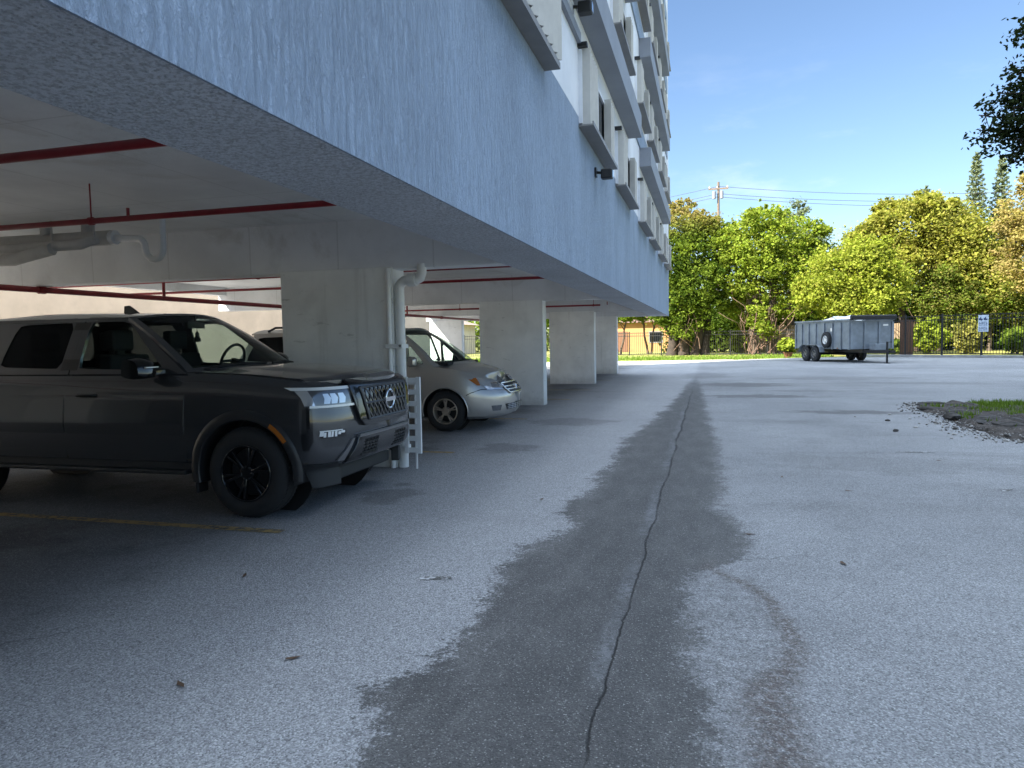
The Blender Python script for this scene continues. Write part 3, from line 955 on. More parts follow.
# ------------------------------------------------------------------ PVC drains under the slab
t = tag(empty("drain_pipes", (-7.3, 6.7, 2.64)), "grey painted drain pipes with a white trap under the ceiling above the pickup", "pipe")
MB().tube([(-1.6, 0, .12), (.75, 0, .1)], .085, 14).build("main_pipe", M['grey_pvc'], t, smooth=40)
MB().tube([(-1.2, -.15, .02), (.45, -.15, .02), (.55, -.12, .06), (.62, 0, .1)], .06, 12).build("side_pipe", M['grey_pvc'], t, smooth=40)
MB().tube([(.72, 0, .1)] + [(.85, 0, .09), (1.1, 0, .07)] + arc((1.1, 0, -.03), .10, 90, 0, 5) + arc((1.32, 0, -.05), .12, 180, 360, 8) + [(1.44, 0, .42)], .038, 12).build("trap", M['pvc'], t, smooth=50)
MB().lathe([(-.045, .08), (.045, .08)], 'X', (.76, 0, .1), 18).build("coupling", M['pvc'], t, smooth=40)
MB().tube([(-1.5, -.3, .42), (-1.45, -.3, .05), (-1.2, -.3, -.12), (-.4, -.25, -.12), (.1, -.2, -.02)], .07, 12).build("riser_bend", M['grey_pvc'], t, smooth=40)
for x in (-1.0, -.2, .4):
    MB().tube([(x, 0, .1), (x, 0, .42)], .06, 10).build("riser", M['grey_pvc'], t, smooth=40)
    MB().tube([(x + .25, -.15, .02), (x + .25, -.15, .42)], .012, 6).build("strap_rod", M['grey_pvc'], t)
t = tag(empty("overhead_drain", (-5.6, 2.5, 2.66)), "short grey drain run under the ceiling at the upper left edge", "pipe")
MB().tube([(-1.8, .5, .0), (.15, .5, .0)], .055, 12).build("main_pipe", M['grey_pvc'], t, smooth=40)
MB().tube([(.1, .5, 0), (.3, .55, .02), (.55, .6, .06), (.6, .6, .3)], .045, 12).build("bend", M['grey_pvc'], t, smooth=50)
MB().tube([(-.25, .5, 0), (-.25, .5, .3)], .05, 10).build("riser", M['grey_pvc'], t, smooth=40)

# ------------------------------------------------------------------ downspout at the first column
t = tag(empty("downspout", (-3.515, 7.80, 0)), "white downspout with elbow fixed to the end of the nearest column", "downspout")
dp = [(.0, 0, 0), (0, 0, 2.12)] + [(.0 + .10 * (1 - math.cos(R(a))), 0, 2.12 + .10 * math.sin(R(a))) for a in (20, 45, 70, 90)] + [(.16, 0, 2.22)]
MB().tube(dp, .058, 18).build("pipe", M['pvc'], t, smooth=45)
MB().lathe([(-.05, .078), (.05, .078)], 'X', (.17, 0, 2.22), 20).build("elbow_collar", M['pvc'], t, smooth=45)
MB().tube([(.22, 0, 2.22), (.27, 0, 2.24), (.29, 0, 2.30), (.29, 0, 2.40)], .058, 18).build("inlet", M['pvc'], t, smooth=45)
MB().tube([(-.10, -.085, 0), (-.10, -.085, 2.36)], .030, 12).build("conduit", M['pvc'], t, smooth=45)
for z in (.22, 1.42):
    MB().box(-.14, .07, -.13, -.118, z, z + .05).box(.062, .072, -.13, .06, z, z + .05).build("strap", M['pvc'], t, bevel=.004)
MB().tube([(.05, -.11, 1.45), (.05, -.14, 1.45)], .015, 8).build("bolt", M['satin_grey'], t)
# lattice guard around its foot
t = tag(empty("lattice_guard", (-3.30, 7.60, 0)), "white plastic lattice strip guarding the foot of the downspout", "lattice")
lg = MB()
for i in range(7):
    z = .24 + i * .135
    lg.box(-.105, .10, -.010, .010, z - .030, z + .030)
for x in (-.08, .078): lg.box(x - .026, x + .026, -.016, .016, .20, 1.09)
lg.build("lattice", M['lamp_white'], t, bevel=.004)
MB().box(-.10, .05, .017, .10, .21, .25).box(-.10, .05, .017, .10, 1.0, 1.05).build("bracket", M['pvc'], t)
MB().box(-.02, .0, .10, .12, 0, 1.06).build("stake", M['pvc'], t)

# ================================================================== VEHICLES
def lerp(a, b, t): return a + (b - a) * t


def interp(tab, x):
    if x <= tab[0][0]: return tab[0][1]
    for (a, b), (c, d) in zip(tab[:-1], tab[1:]):
        if x <= c: return lerp(b, d, (x - a) / (c - a))
    return tab[-1][1]


class Shell:
    """car body: a plan outline, a wall profile with inset, a hood/deck surface"""
    def __init__(s, hw, xf, af, nf, xr, ar, nr, prof, zs, zc, zbot):
        s.hw, s.prof, s.zs, s.zc, s.zbot = hw, prof, zs, zc, zbot
        s.xfront = xf + af
        pts = []
        for i in range(61):                       # front quarter: centre -> side
            a = (i / 60) ** 1.0 * math.pi / 2
            pts.append((xf + af * math.cos(a) ** (2 / nf), hw * math.sin(a) ** (2 / nf)))
        m = 60
        for i in range(1, m):
            pts.append((lerp(xf, xr, i / m), hw))
        for i in range(41):
            a = i / 40 * math.pi / 2
            pts.append((xr - ar * math.sin(a) ** (2 / nr), hw * math.cos(a) ** (2 / nr)))
        # resample by arc length
        d = [0]
        for p, q in zip(pts[:-1], pts[1:]): d.append(d[-1] + math.hypot(q[0] - p[0], q[1] - p[1]))
        s.L = d[-1]; s.d = d; s.pts = pts

    def plan(s, t):
        t = max(0, min(s.L, t))
        lo, hi = 0, len(s.d) - 1
        while hi - lo > 1:
            m = (lo + hi) // 2
            if s.d[m] <= t: lo = m
            else: hi = m
        f = (t - s.d[lo]) / max(1e-9, s.d[hi] - s.d[lo])
        p, q = s.pts[lo], s.pts[hi]
        return lerp(p[0], q[0], f), lerp(p[1], q[1], f)

    def frame(s, t):
        """position and outward normal at arc position t (signed: + is the left, y>0)"""
        sg = 1 if t >= 0 else -1
        a = abs(t)
        x, y = s.plan(a)
        x0, y0 = s.plan(a - .02); x1, y1 = s.plan(a + .02)
        if a < .02: nx, ny = 1, 0
        else:
            tx, ty = x1 - x0, y1 - y0
            l = math.hypot(tx, ty) or 1
            nx, ny = -ty / l * -1, tx / l * -1
            nx, ny = ty / l, -tx / l
        return x, y * sg, nx, ny * sg

    def s_at_y(s, y):
        for i in range(2000):
            t = i / 2000 * s.L
            if s.plan(t)[1] >= abs(y): return t * (1 if y >= 0 else -1)
        return s.L

    def s_at_x(s, x):
        lo, hi = 0, s.L
        for i in range(40):
            m = (lo + hi) / 2
            if s.plan(m)[0] > x: lo = m
            else: hi = m
        return lo

    def inset(s, z, nx):
        a = interp([(p[0], p[1]) for p in s.prof], z)
        b = interp([(p[0], p[2]) for p in s.prof], z)
        w = max(0, nx) ** 1.5
        return lerp(a, b, w)

    def P(s, t, z, off=0.0):
        x, y, nx, ny = s.frame(t)
        k = off - s.inset(z, nx)
        return (x + nx * k, y + ny * k, z)

    def side(s, x, z, off=0.0, sg=-1):
        """point on the flank"""
        return s.P(s.s_at_x(x) * sg, z, off)

    def body(s, n=150):
        zref = s.prof[-1][0]
        rows = []
        ts = [s.L * i / n for i in range(n + 1)]
        t0, t1 = s.s_at_y(.12), s.L - .12
        ts = [t0] + [t for t in ts if t0 + .03 < t < t1 - .03] + [t1]
        rings = []
        NZ = 15; NH = 10
        for t in ts:
            x, y, nx, ny = s.frame(t)
            zs = s.zs(x)
            half = [(0.0, s.zbot)]
            zz = [s.zbot + (zs - s.zbot) * (i / NZ) ** 1 for i in range(NZ + 1)]
            pts = []
            for z in zz:
                zq = z if z < zref - .25 else lerp(zref - .25, zref, (z - (zref - .25)) / max(.01, zs - (zref - .25)))
                k = s.inset(zq, nx)
                pts.append((x - nx * k, y - ny * k, z))
            px, py, pz = pts[-1]
            zc = s.zc(px)
            for i in range(1, NH + 1):
                u = 1 - i / NH
                pts.append((px, py * u, pz + (zc - pz) * (1 - u ** 2.4)))
            right = [(q[0], -q[1], q[2]) for q in pts[:-1]]
            ring = pts + right[::-1]
            ring = [(ring[0][0], 0.0, s.zbot)] + ring
            rings.append(ring)
        mb = MB(); mb.grid(rings, close=True)
        nv = len(rings[0])
        mb.f.append(tuple(range(nv))[::-1])
        mb.f.append(tuple((len(rings) - 1) * nv + k for k in range(nv)))
        return mb

    def panel(s, rows, off, depth, nt=14, nz=1):
        """rows: [(z, t0, t1)]; a closed shell standing off the body skin"""
        front, back = [], []
        rr = []
        for (a, b) in zip(rows[:-1], rows[1:]):
            for i in range(nz):
                f = i / nz
                rr.append(tuple(lerp(p, q, f) for p, q in zip(a, b)))
        rr.append(rows[-1])
        for z, a, b in rr:
            front.append([s.P(lerp(a, b, i / nt), z, off) for i in range(nt + 1)])
            back.append([s.P(lerp(a, b, i / nt), z, off - depth) for i in range(nt + 1)])
        return front, back


def boolean_cut(o, cutters):
    for cmb in cutters:
        c = cmb.build("cutter", None)
        bpy.context.view_layer.update()
        c.matrix_world = o.matrix_world.copy()
        m = o.modifiers.new("cut", 'BOOLEAN')
        m.operation = 'DIFFERENCE'; m.solver = 'EXACT'; m.object = c
        bpy.context.view_layer.update()
        dg = bpy.context.evaluated_depsgraph_get()
        me = bpy.data.meshes.new_from_object(o.evaluated_get(dg))
        o.modifiers.clear()
        o.data = me
        me_c = c.data
        bpy.data.objects.remove(c); bpy.data.meshes.remove(me_c)
    return o


def wheel(name, parent, loc, r, w, rim_r, spokes, tyre_m, rim_m, dark_m, side=-1, split=False):
    """a wheel at loc (centre of outer face); side -1: outer face looks to -Y"""
    t = MB()
    y0, y1 = (0, w) if side < 0 else (-w, 0)
    sg = -side   # direction inwards
    prof = [(.012 * sg, rim_r), (.004 * sg, rim_r + .02), (0, lerp(rim_r, r, .45)), (.010 * sg, r - .035), (.032 * sg, r - .008), (.05 * sg, r), (.5 * w * sg, r + .002),
            (w * sg - .05 * sg, r), (w * sg - .01 * sg, r - .035), (w * sg, lerp(rim_r, r, .4)), (w * sg - .01 * sg, rim_r)]
    t.lathe(prof, 'Y', n=64, closed=True)
    root = MB()
    # tread grooves as thin raised ribs
    for k in range(64):
        a = 2 * math.pi * k / 64
        for yy in (.3, .7):
            c = Vector((math.cos(a) * (r + .001), w * sg * yy, math.sin(a) * (r + .001)))
            tdir = Vector((-math.sin(a), .9 * (1 if yy < .5 else -1), math.cos(a))).normalized()
            t.bar(c - tdir * .018, c + tdir * .018, .05, .010, up=(math.cos(a), 0, math.sin(a)))
    wobj = tag(bpy.data.objects.new(name, None)); COL.objects.link(wobj); wobj.parent = parent; wobj.location = loc
    wobj.empty_display_size = .1
    to = t.build("tyre", tyre_m, wobj, smooth=35)
    rm = MB()
    rm.lathe([(.004 * sg, rim_r), (.0, rim_r - .014), (.03 * sg, rim_r - .025), (.14 * sg, rim_r - .04), (.14 * sg, rim_r)], 'Y', n=48, closed=True)
    hubd = .035
    for k in range(spokes):
        a0 = 2 * math.pi * (k + .25) / spokes
        arms = [a0 - .13, a0 + .13] if split else [a0]
        for a in arms:
            dirv = Vector((math.cos(a), 0, math.sin(a)))
            din = Vector((math.cos(a0), 0, math.sin(a0)))
            p = din * .05 + Vector((0, (hubd + .0) * sg, 0)); q = dirv * (rim_r - .018) + Vector((0, .028 * sg, 0))
            rm.bar(p, q, rim_r * (.10 if split else .17), .035, up=(0, 1, 0))
    rm.lathe([(.018 * sg, .02), (.02 * sg, .065), (.05 * sg, .075), (.09 * sg, .07)], 'Y', n=24)
    for k in range(6):
        a = 2 * math.pi * k / 6
        rm.lathe([(.012 * sg, .010), (.03 * sg, .012)], 'Y', (math.cos(a) * .052, 0, math.sin(a) * .052), 8)
    rm.build("rim", rim_m, wobj, smooth=30, bevel=.004)
    MB().lathe([(.10 * sg, rim_r - .045), (.13 * sg, rim_r - .03)], 'Y', n=32).build("brake_disc", dark_m, wobj)
    return wobj


def cell(mb_frame, mb_glass, outer, inner, place, thick=.03, glass_in=.012, sub=4):
    """frame between outer and inner 2D outlines (same count), pane inside; place(u,v,off)->3D"""
    def dens(p):
        out = []
        for i in range(len(p)):
            a, b = p[i], p[(i + 1) % len(p)]
            for k in range(sub): out.append((lerp(a[0], b[0], k / sub), lerp(a[1], b[1], k / sub)))
        return out
    o, i_ = dens(outer), dens(inner)
    n = len(o)
    lay = [[place(u, v, 0) for u, v in o], [place(u, v, 0) for u, v in i_], [place(u, v, -thick) for u, v in i_], [place(u, v, -thick) for u, v in o]]
    vs = [p for l in lay for p in l]; fs = []
    for a in range(4):
        b = (a + 1) % 4
        for k in range(n):
            k2 = (k + 1) % n
            fs.append((a * n + k, a * n + k2, b * n + k2, b * n + k))
    mb_frame.add(vs, fs)
    g = [place(u, v, -glass_in) for u, v in i_]; g2 = [place(u, v, -glass_in - .005) for u, v in i_]
    mb_glass.add(g + g2, [tuple(range(n)), tuple(range(n, 2 * n))[::-1]] + [(k, n + k, n + (k + 1) % n, (k + 1) % n) for k in range(n)])


def rounded(poly, r=.05, n=3):
    out = []
    m = len(poly)
    for i in range(m):
        p0, p, p1 = Vector(poly[i - 1]), Vector(poly[i]), Vector(poly[(i + 1) % m])
        a, b = (p0 - p).normalized(), (p1 - p).normalized()
        rr = min(r, (p0 - p).length * .4, (p1 - p).length * .4)
        q0, q1 = p + a * rr, p + b * rr
        for k in range(n + 1):
            t = k / n
            out.append(tuple(q0 * (1 - t) ** 2 + p * 2 * t * (1 - t) + q1 * t * t))
    return out


def match(poly, n):
    """resample an outline (keeping its order/start) to n points"""
    d = [0]; m = len(poly)
    for i in range(m):
        a, b = poly[i], poly[(i + 1) % m]
        d.append(d[-1] + math.hypot(b[0] - a[0], b[1] - a[1]))
    out = []
    for k in range(n):
        t = d[-1] * k / n
        for i in range(m):
            if d[i + 1] >= t:
                f = (t - d[i]) / max(1e-9, d[i + 1] - d[i])
                a, b = poly[i], poly[(i + 1) % m]
                out.append((lerp(a[0], b[0], f), lerp(a[1], b[1], f)))
                break
    return out


# ------------------------------------------------------------------ dark grey pickup
def make_pickup():
    T = tag(empty("pickup_truck", (-3.83, 6.13, 0)), "dark grey crew cab pickup with black wheels parked nose-out beside the nearest column", "pickup truck")
    g, gb, dkp = M['gunmetal'], M['gloss_black'], M['dark_plastic']
    prof = [(.44, .06, .12), (.48, .02, .05), (.58, .006, .012), (.72, .0, .0), (.86, .0, .0), (.92, .006, .012), (1.0, .014, .02), (1.08, .028, .035), (1.15, .055, .07), (1.18, .085, .12)]

    def zs(x): return interp([(-4.8, 1.27), (-.5, 1.255), (0, 1.23), (.5, 1.18), (.89, 1.14)], x)

    def zc(x): return interp([(-4.8, 1.26), (-.8, 1.262), (-.66, 1.285), (0, 1.275), (.45, 1.24), (.76, 1.205), (.89, 1.155)], x)
    S = Shell(.925, .43, .455, 3.3, -4.45, .30, 8, prof, zs, zc, .44)
    body = S.body().build("body", g, T, smooth=38)
    WR = .392
    cutters = []
    for x in (0, -3.5):
        for sg in (-1, 1):
            cutters.append(MB().lathe([(-.36, .475), (.1, .475)], 'Y', (x, .93 if sg > 0 else -.93 + .26, WR), 48))
    boolean_cut(body, cutters)
    body.data.materials.clear(); body.data.materials.append(g)
    for p in body.data.polygons: p.use_smooth = True
    body.data.set_sharp_from_angle(angle=R(38))
    # bed opening liner
    MB().box(-4.62, -3.26, -.74, .74, 1.262, 1.285).build("bed_cover", dkp, T, bevel=.01)
    # wheel wells, flares, wheels
    for x in (0, -3.5):
        for sg in (-1, 1):
            l = MB()
            rows = []
            for yy in (.90, .58):
                rows.append([(x + .468 * math.cos(R(a)), sg * yy, WR + .468 * math.sin(R(a))) for a in range(-12, 193, 6)])
            l.grid(rows)
            l.build("wheel_well", M['black'], T, fix=False)
            MB().lathe([(-.005, .466), (.005, .466)], 'Y', (x, sg * .56, WR + .0), 40).build("well_back", M['black'], T)
            fl, back = [], []
            for a in range(-6, 205 if x == 0 else 188, 6):
                ca, sa = math.cos(R(a)), math.sin(R(a))
                rf, rb = [], []
                for (rr, off) in ((.462, .006), (.470, .016), (.515, .019), (.540, .010), (.552, .0)):
                    px, pz = x + rr * ca, WR + rr * sa
                    pz = max(pz, .30)
                    y = -S.side(px, max(pz, .5), off)[1]
                    rf.append((px, sg * y, pz)); rb.append((px, sg * (y - .07), pz))
                fl.append(rf); back.append(rb)
            f = MB(); f.slab(fl, back)
            f.build("fender_flare", M['flare'], T, smooth=35)
            w = wheel("wheel", T, (x, sg * .918, WR), WR, .262, .248, 6, M['tyre'], M['gloss_black'], M['black'], side=sg, split=True)
    for sg in (-1, 1):
        # amber marker set in the flare's front
        am = MB(); rf = []; rb = []
        for a in (34, 42, 50, 57):
            ca, sa = math.cos(R(a)), math.sin(R(a))
            r1, r2 = [], []
            for rr in (.482, .520):
                px, pz = rr * ca, WR + rr * sa
                y = -S.side(px, pz, .025)[1]
                r1.append((px, sg * y, pz)); r2.append((px, sg * (y - .02), pz))
            rf.append(r1); rb.append(r2)
        am.slab(rf, rb); am.build("side_marker", M['amber'], T)
        # mud flap
        MB().box(-.52, -.49, sg * .905 - .13 if sg > 0 else -.905, sg * .905 if sg > 0 else -.905 + .13, .20, .52).build("mud_flap", M['black'], T, bevel=.01)
        # step rail + rocker
        MB().box(-2.96, -.60, min(sg * .80, sg * .93), max(sg * .80, sg * .93), .36, .40).build("running_board", dkp, T, bevel=.015)
        for xx in (-2.3, -1.55, -.85):
            pass
        MB().box(-3.0, -.52, min(sg * .72, sg * .885), max(sg * .72, sg * .885), .395, .47).build("rocker", dkp, T, bevel=.01)
        # doors
        for (xa, xb, nm) in ((-.60, -1.90, 'front'), (-1.915, -3.16, 'rear')):
            nx_, nz_ = 16, 10
            fr, bk = [], []
            for j in range(nz_ + 1):
                z = lerp(.475, 1.245, j / nz_)
                r1, r2 = [], []
                for i in range(nx_ + 1):
                    x = lerp(xa, xb, i / nx_)
                    if nm == 'rear' and z < WR + .575:   # cut round the rear arch
                        xlim = -3.5 + math.sqrt(max(.0, .575 ** 2 - (z - WR) ** 2)) + .005
                        x = lerp(xa, max(xb, xlim), i / nx_)
                    # waist crease
                    cr = .010 * math.exp(-((z - .80) / .05) ** 2) - .012 * math.exp(-((z - .64) / .10) ** 2)
                    r1.append(S.side(x, z, .007 + cr, sg)); r2.append(S.side(x, z, -.004, sg))
                fr.append(r1); bk.append(r2)
            d = MB().slab(fr, bk).build("door", g, T, smooth=40)
            hx = xb + .16
            p = S.side(hx, 1.06, .03, sg); q = S.side(hx + .17, 1.06, .03, sg)
            hm = MB().tube([S.side(hx - .01, 1.06, .005, sg), p, q, S.side(hx + .19, 1.06, .005, sg)], .014, 8)
            hm.build("door_handle", gb, d, smooth=50)
    # greenhouse ------------------------------------------------------
    def gh(sg):
        def place(u, v, off):
            y = .865 - (v - 1.25) * .40 - .05 * max(0, v - 1.55)
            return (u, sg * (y + off), v)
        return place
    fm, roof = MB(), MB()
    for sg in (-1, 1):
        ga, gbk = MB(), MB()
        N = 28
        outer = [(-.60, 1.25), (-1.90, 1.25), (-1.88, 1.78), (-1.38, 1.775)]
        inner = rounded([(-.84, 1.285), (-1.81, 1.30), (-1.80, 1.735), (-1.36, 1.73)], .05)
        cell(fm, ga, match(outer, N), match(inner, N), gh(sg), .03, .010, 1)
        ga.build("side_window", M['autoglass'], T)
        outer = [(-1.901, 1.25), (-3.22, 1.25), (-3.06, 1.765), (-1.881, 1.78)]
        inner = rounded([(-2.01, 1.30), (-2.76, 1.32), (-2.67, 1.72), (-1.99, 1.735)], .06)
        cell(fm, gbk, match(outer, N), match(inner, N), gh(sg), .03, .010, 1)
        gbk.build("side_window", M['privacy'], T)
        # black pillar between the doors
        MB().slab([[(-1.815, sg * (gh(1)(0, 1.29, .002)[1]), 1.29), (-2.0, sg * gh(1)(0, 1.29, .002)[1], 1.29)], [(-1.81, sg * gh(1)(0, 1.73, .002)[1], 1.73), (-1.98, sg * gh(1)(0, 1.73, .002)[1], 1.73)]],
                  [[(-1.815, sg * gh(1)(0, 1.29, -.01)[1], 1.29), (-2.0, sg * gh(1)(0, 1.29, -.01)[1], 1.29)], [(-1.81, sg * gh(1)(0, 1.73, -.01)[1], 1.73), (-1.98, sg * gh(1)(0, 1.73, -.01)[1], 1.73)]]).build("door_pillar", gb, T)
    # windscreen (curved)
    def wsp(u, v, off=0):   # u -1..1, v 0..1
        yb, yt = .84, .655
        y = u * lerp(yb, yt, v)
        x = lerp(-.60 + .28 * (1 - abs(u) ** 2.2), -1.38 + .14 * (1 - abs(u) ** 2.2), v)
        z = lerp(1.262 + .03 * (1 - u * u), 1.775 + .045 * (1 - u * u), v)
        z += .03 * math.sin(v * math.pi)
        return (x + off * .55, y, z + off * .83)
    fr = [[wsp(-1 + 2 * i / 20, j / 10, 0) for i in range(21)] for j in range(11)]
    iu = lambda i: -.93 + 1.86 * i / 20
    ws = MB().slab([[wsp(iu(i), .05 + .9 * j / 10, -.004) for i in range(21)] for j in range(11)], [[wsp(iu(i), .05 + .9 * j / 10, -.010) for i in range(21)] for j in range(11)])
    ws.build("windshield", M['autoglass'], T, smooth=40)
    # frame round it
    def strip(edge_o, edge_i):
        fm.slab([edge_o, edge_i], [[(p[0] - .02, p[1], p[2] - .025) for p in edge_o], [(p[0] - .02, p[1], p[2] - .025) for p in edge_i]])
    K = 16
    strip([wsp(-1, k / K) for k in range(K + 1)], [wsp(-.93, .05 + .9 * k / K) for k in range(K + 1)])
    strip([wsp(1, k / K) for k in range(K + 1)], [wsp(.93, .05 + .9 * k / K) for k in range(K + 1)])
    strip([wsp(-1 + 2 * k / K, 1) for k in range(K + 1)], [wsp(-.93 + 1.86 * k / K, .95) for k in range(K + 1)])
    strip([wsp(-1 + 2 * k / K, 0) for k in range(K + 1)], [wsp(-.93 + 1.86 * k / K, .05) for k in range(K + 1)])
    # rear window wall
    def rwp(u, v, off):
        return (lerp(-3.22, -3.06, (v - 1.25) / .515) + off * -1, u, v)
    rg = MB()
    cell(fm, rg, match([(-.865, 1.25), (.865, 1.25), (.655, 1.765), (-.655, 1.765)], 24), match(rounded([(-.70, 1.34), (.70, 1.34), (.58, 1.70), (-.58, 1.70)], .05), 24), rwp, .03, .01, 1)
    rg.build("rear_window", M['privacy'], T)
    fm.build("cab_frame", g, T, smooth=40)
    # roof
    fr, bk = [], []
    for j in range(17):
        v = j / 16
        r1, r2 = [], []
        for i in range(21):
            u = -1 + 2 * i / 20
            y = u * .66
            xf_ = -1.38 + .14 * (1 - abs(u) ** 2.2)
            x = lerp(xf_, -3.07, v)
            z = 1.775 + .045 * (1 - u * u) + .035 * math.sin(min(1, v * 1.15) * math.pi * .5) * (1 - u ** 4) - .05 * max(0, v - .8) * (1 - u * u) * 3
            if abs(u) > .9: z = lerp(z, 1.772, (abs(u) - .9) / .1)
            r1.append((x, y, z)); r2.append((x, y, z - .03))
        fr.append(r1); bk.append(r2)
    MB().slab(fr, bk).build("roof", g, T, smooth=40)
    # fin antenna
    fin = [(0, 0), (-.20, 0), (-.19, .085), (-.13, .09), (-.06, .045)]
    MB().prism(fin, -.012, .012, Matrix.Translation((-1.95, .1, 1.842)) @ Matrix.Rotation(R(90), 4, 'X')).build("antenna", gb, T, bevel=.004)
    # interior
    ins = MB()
    ins.box(-3.05, -.75, -.80, .80, .7, 1.268)
    ins.build("cabin_floor", M['interior'], T)
    for x, ys in ((-1.62, (-.38, .38)), (-2.50, (-.42, .42))):
        for y in ys:
            s_ = MB()
            s_.box(x - .16, x - .02, y - .25, y + .25, 1.26, 1.42).box(x - .20, x - .09, y - .13, y + .13, 1.46, 1.66).box(x - .17, x - .12, y - .05, y + .05, 1.40, 1.48)
            s_.build("seat", M['interior'], T, bevel=.03, seg=3)
    MB().box(-.95, -.45, -.72, .72, 1.235, 1.295).build("dashboard", M['interior'], T, bevel=.03)
    sw = MB(); pts = []
    for k in range(25):
        a = 2 * math.pi * k / 24
        pts.append((-1.04 + .06 * math.sin(a), .37 + .185 * math.cos(a), 1.33 + .17 * math.sin(a)))
    sw.tube(pts, .015, 8, caps=False); sw.bar((-1.04, .19, 1.33), (-1.04, .55, 1.33), .03); sw.bar((-1.04, .37, 1.33), (-.86, .37, 1.26), .06)
    sw.build("steering_wheel", M['black'], T)
    MB().box(-1.2, -1.17, -.12, .12, 1.67, 1.74).bar((-1.185, 0, 1.74), (-1.19, 0, 1.80), .015).build("rear_view_mirror", M['black'], T)
    MB().lathe([(-.06, .004), (-.055, .03), (-.03, .035), (0, .02), (.03, .02), (.05, .006)], 'Z', (-1.185, .02, 1.59), 10).bar((-1.185, .02, 1.63), (-1.185, .02, 1.68), .005).build("hanging_charm", M['black'], T)
    # hood panel
    fr, bk = [], []
    for j in range(25):
        v = j / 24
        r1, r2 = [], []
        for i in range(25):
            u = -1 + 2 * i / 24
            xe = lerp(-.52, .58, v); xc_ = lerp(-.27, .862, v)
            x = lerp(xc_, xe, abs(u) ** 2.6)
            yh = lerp(.845, .80, v)
            y = u * yh
            zsx, zcx = zs(x), zc(x)
            yb = .845
            t_ = min(1, abs(y) / yb)
            z = zsx + (zcx - zsx) * (1 - t_ ** 2.4) + .012
            # power dome creases
            z += .018 * (1 / (1 + math.exp((abs(y) - .47 - .1 * (1 - v)) * 45)))
            if v > .92: z -= .02 * (v - .92) / .08
            r1.append((x, y, z)); r2.append((x, y, z - .03))
        fr.append(r1); bk.append(r2)
    MB().slab(fr, bk).build("hood", g, T, smooth=40)
    for sg in (-1, 1):
        MB().tube([(-.34, sg * .05, 1.318), (-.40, sg * .36, 1.325), (-.50, sg * .66, 1.30)], .010, 6).build("wiper", M['black'], T)
    # front -----------------------------------------------------------
    sy = S.s_at_y; sx = S.s_at_x
    for sg in (-1, 1):
        def s2(a): return sg * a
        o = S.panel([(.968, s2(sy(.53)), s2(sx(.60))), (1.05, s2(sy(.56)), s2(sx(.56))), (1.125, s2(sy(.58)), s2(sx(.46)))], .018, .05, 16, 3)
        h = MB().slab(*o).build("headlight", M['lamp_dark'], T, smooth=35)
        o = S.panel([(1.105, s2(sy(.58)), s2(sx(.47))), (1.13, s2(sy(.58)), s2(sx(.40)))], .025, .012, 16)
        MB().slab(*o).build("light_strip", M['lamp_white'], h, smooth=35)
        o = S.panel([(.958, s2(sy(.53)), s2(sx(.64))), (.978, s2(sy(.53)), s2(sx(.64)))], .026, .012, 16)
        MB().slab(*o).build("light_strip", M['lamp_white'], h, smooth=35)
        o = S.panel([(.978, s2(sx(.68)), s2(sx(.60))), (1.04, s2(sx(.66)), s2(sx(.57))), (1.105, s2(sx(.62)), s2(sx(.50)))], .024, .012, 8)
        MB().slab(*o).build("light_strip", M['lamp_clear'], h, smooth=35)
        lens = MB()
        for (a, b) in ((.66, .72), (.74, .79), (.80, .84)):
            o = S.panel([(.99, s2(sy(a)), s2(sy(b))), (1.035, s2(sy(a - .015)), s2(sy(b - .005))), (1.075, s2(sy(a + .01)), s2(sy(b + .005)))], .023, .012, 4)
            lens.slab(*o)
        lens.build("reflector", M['lamp_clear'], h, smooth=35)
        # dark vent at the corner and fog lamp strip
        o = S.panel([(.60, s2(sx(.62)), s2(sx(.57))), (.68, s2(sx(.66)), s2(sx(.56))), (.95, s2(sx(.655)), s2(sx(.575)))], .006, .02, 6, 3)
        MB().slab(*o).build("corner_vent", gb, T, smooth=35)
        o = S.panel([(.70, s2(sy(.66)), s2(sy(.865))), (.765, s2(sy(.66)), s2(sy(.875)))], .006, .02, 10)
        fg = MB().slab(*o).build("fog_light", gb, T, smooth=35)
        fz = MB()
        for i, (a, b, z0, z1) in enumerate(((.85, .87, .72, .76), (.835, .85, .71, .75), (.805, .825, .71, .755), (.785, .80, .71, .755), (.755, .775, .71, .755), (.72, .745, .725, .75), (.68, .715, .735, .755))):
            o = S.panel([(z0, s2(sy(a)), s2(sy(b))), (z1, s2(sy(a - .004)), s2(sy(b - .004)))], .011, .008, 2)
            fz.slab(*o)
        o = S.panel([(.757, s2(sy(.70)), s2(sy(.868))), (.766, s2(sy(.70)), s2(sy(.868)))], .012, .008, 8); fz.slab(*o)
        fz.build("fog_lens", M['lamp_white'], fg)
        # bright facet beside the grille
        o = S.panel([(.49, s2(sy(.66)), s2(sy(.74))), (.67, s2(sy(.56)), s2(sy(.585)))], .016, .03, 4, 3)
        MB().slab(*o).build("bumper_accent", M['satin_grey'], T, smooth=35)
    # grille
    o = S.panel([(.765, sy(-.44), sy(.44)), (.83, sy(-.51), sy(.51)), (1.0, sy(-.565), sy(.565)), (1.13, sy(-.585), sy(.585)), (1.18, sy(-.575), sy(.575))], .040, .10, 30, 3)
    gr = MB().slab(*o).build("grille", gb, T, smooth=30, bevel=.006)
    fm2 = MB()
    top, bot = 1.105, .82

    def gp(y, z, off=.048): return S.P(sy(y), z, off)
    hw_t, hw_b = .455, .385
    def hwz(z): return lerp(hw_b, hw_t, (z - bot) / (top - bot))
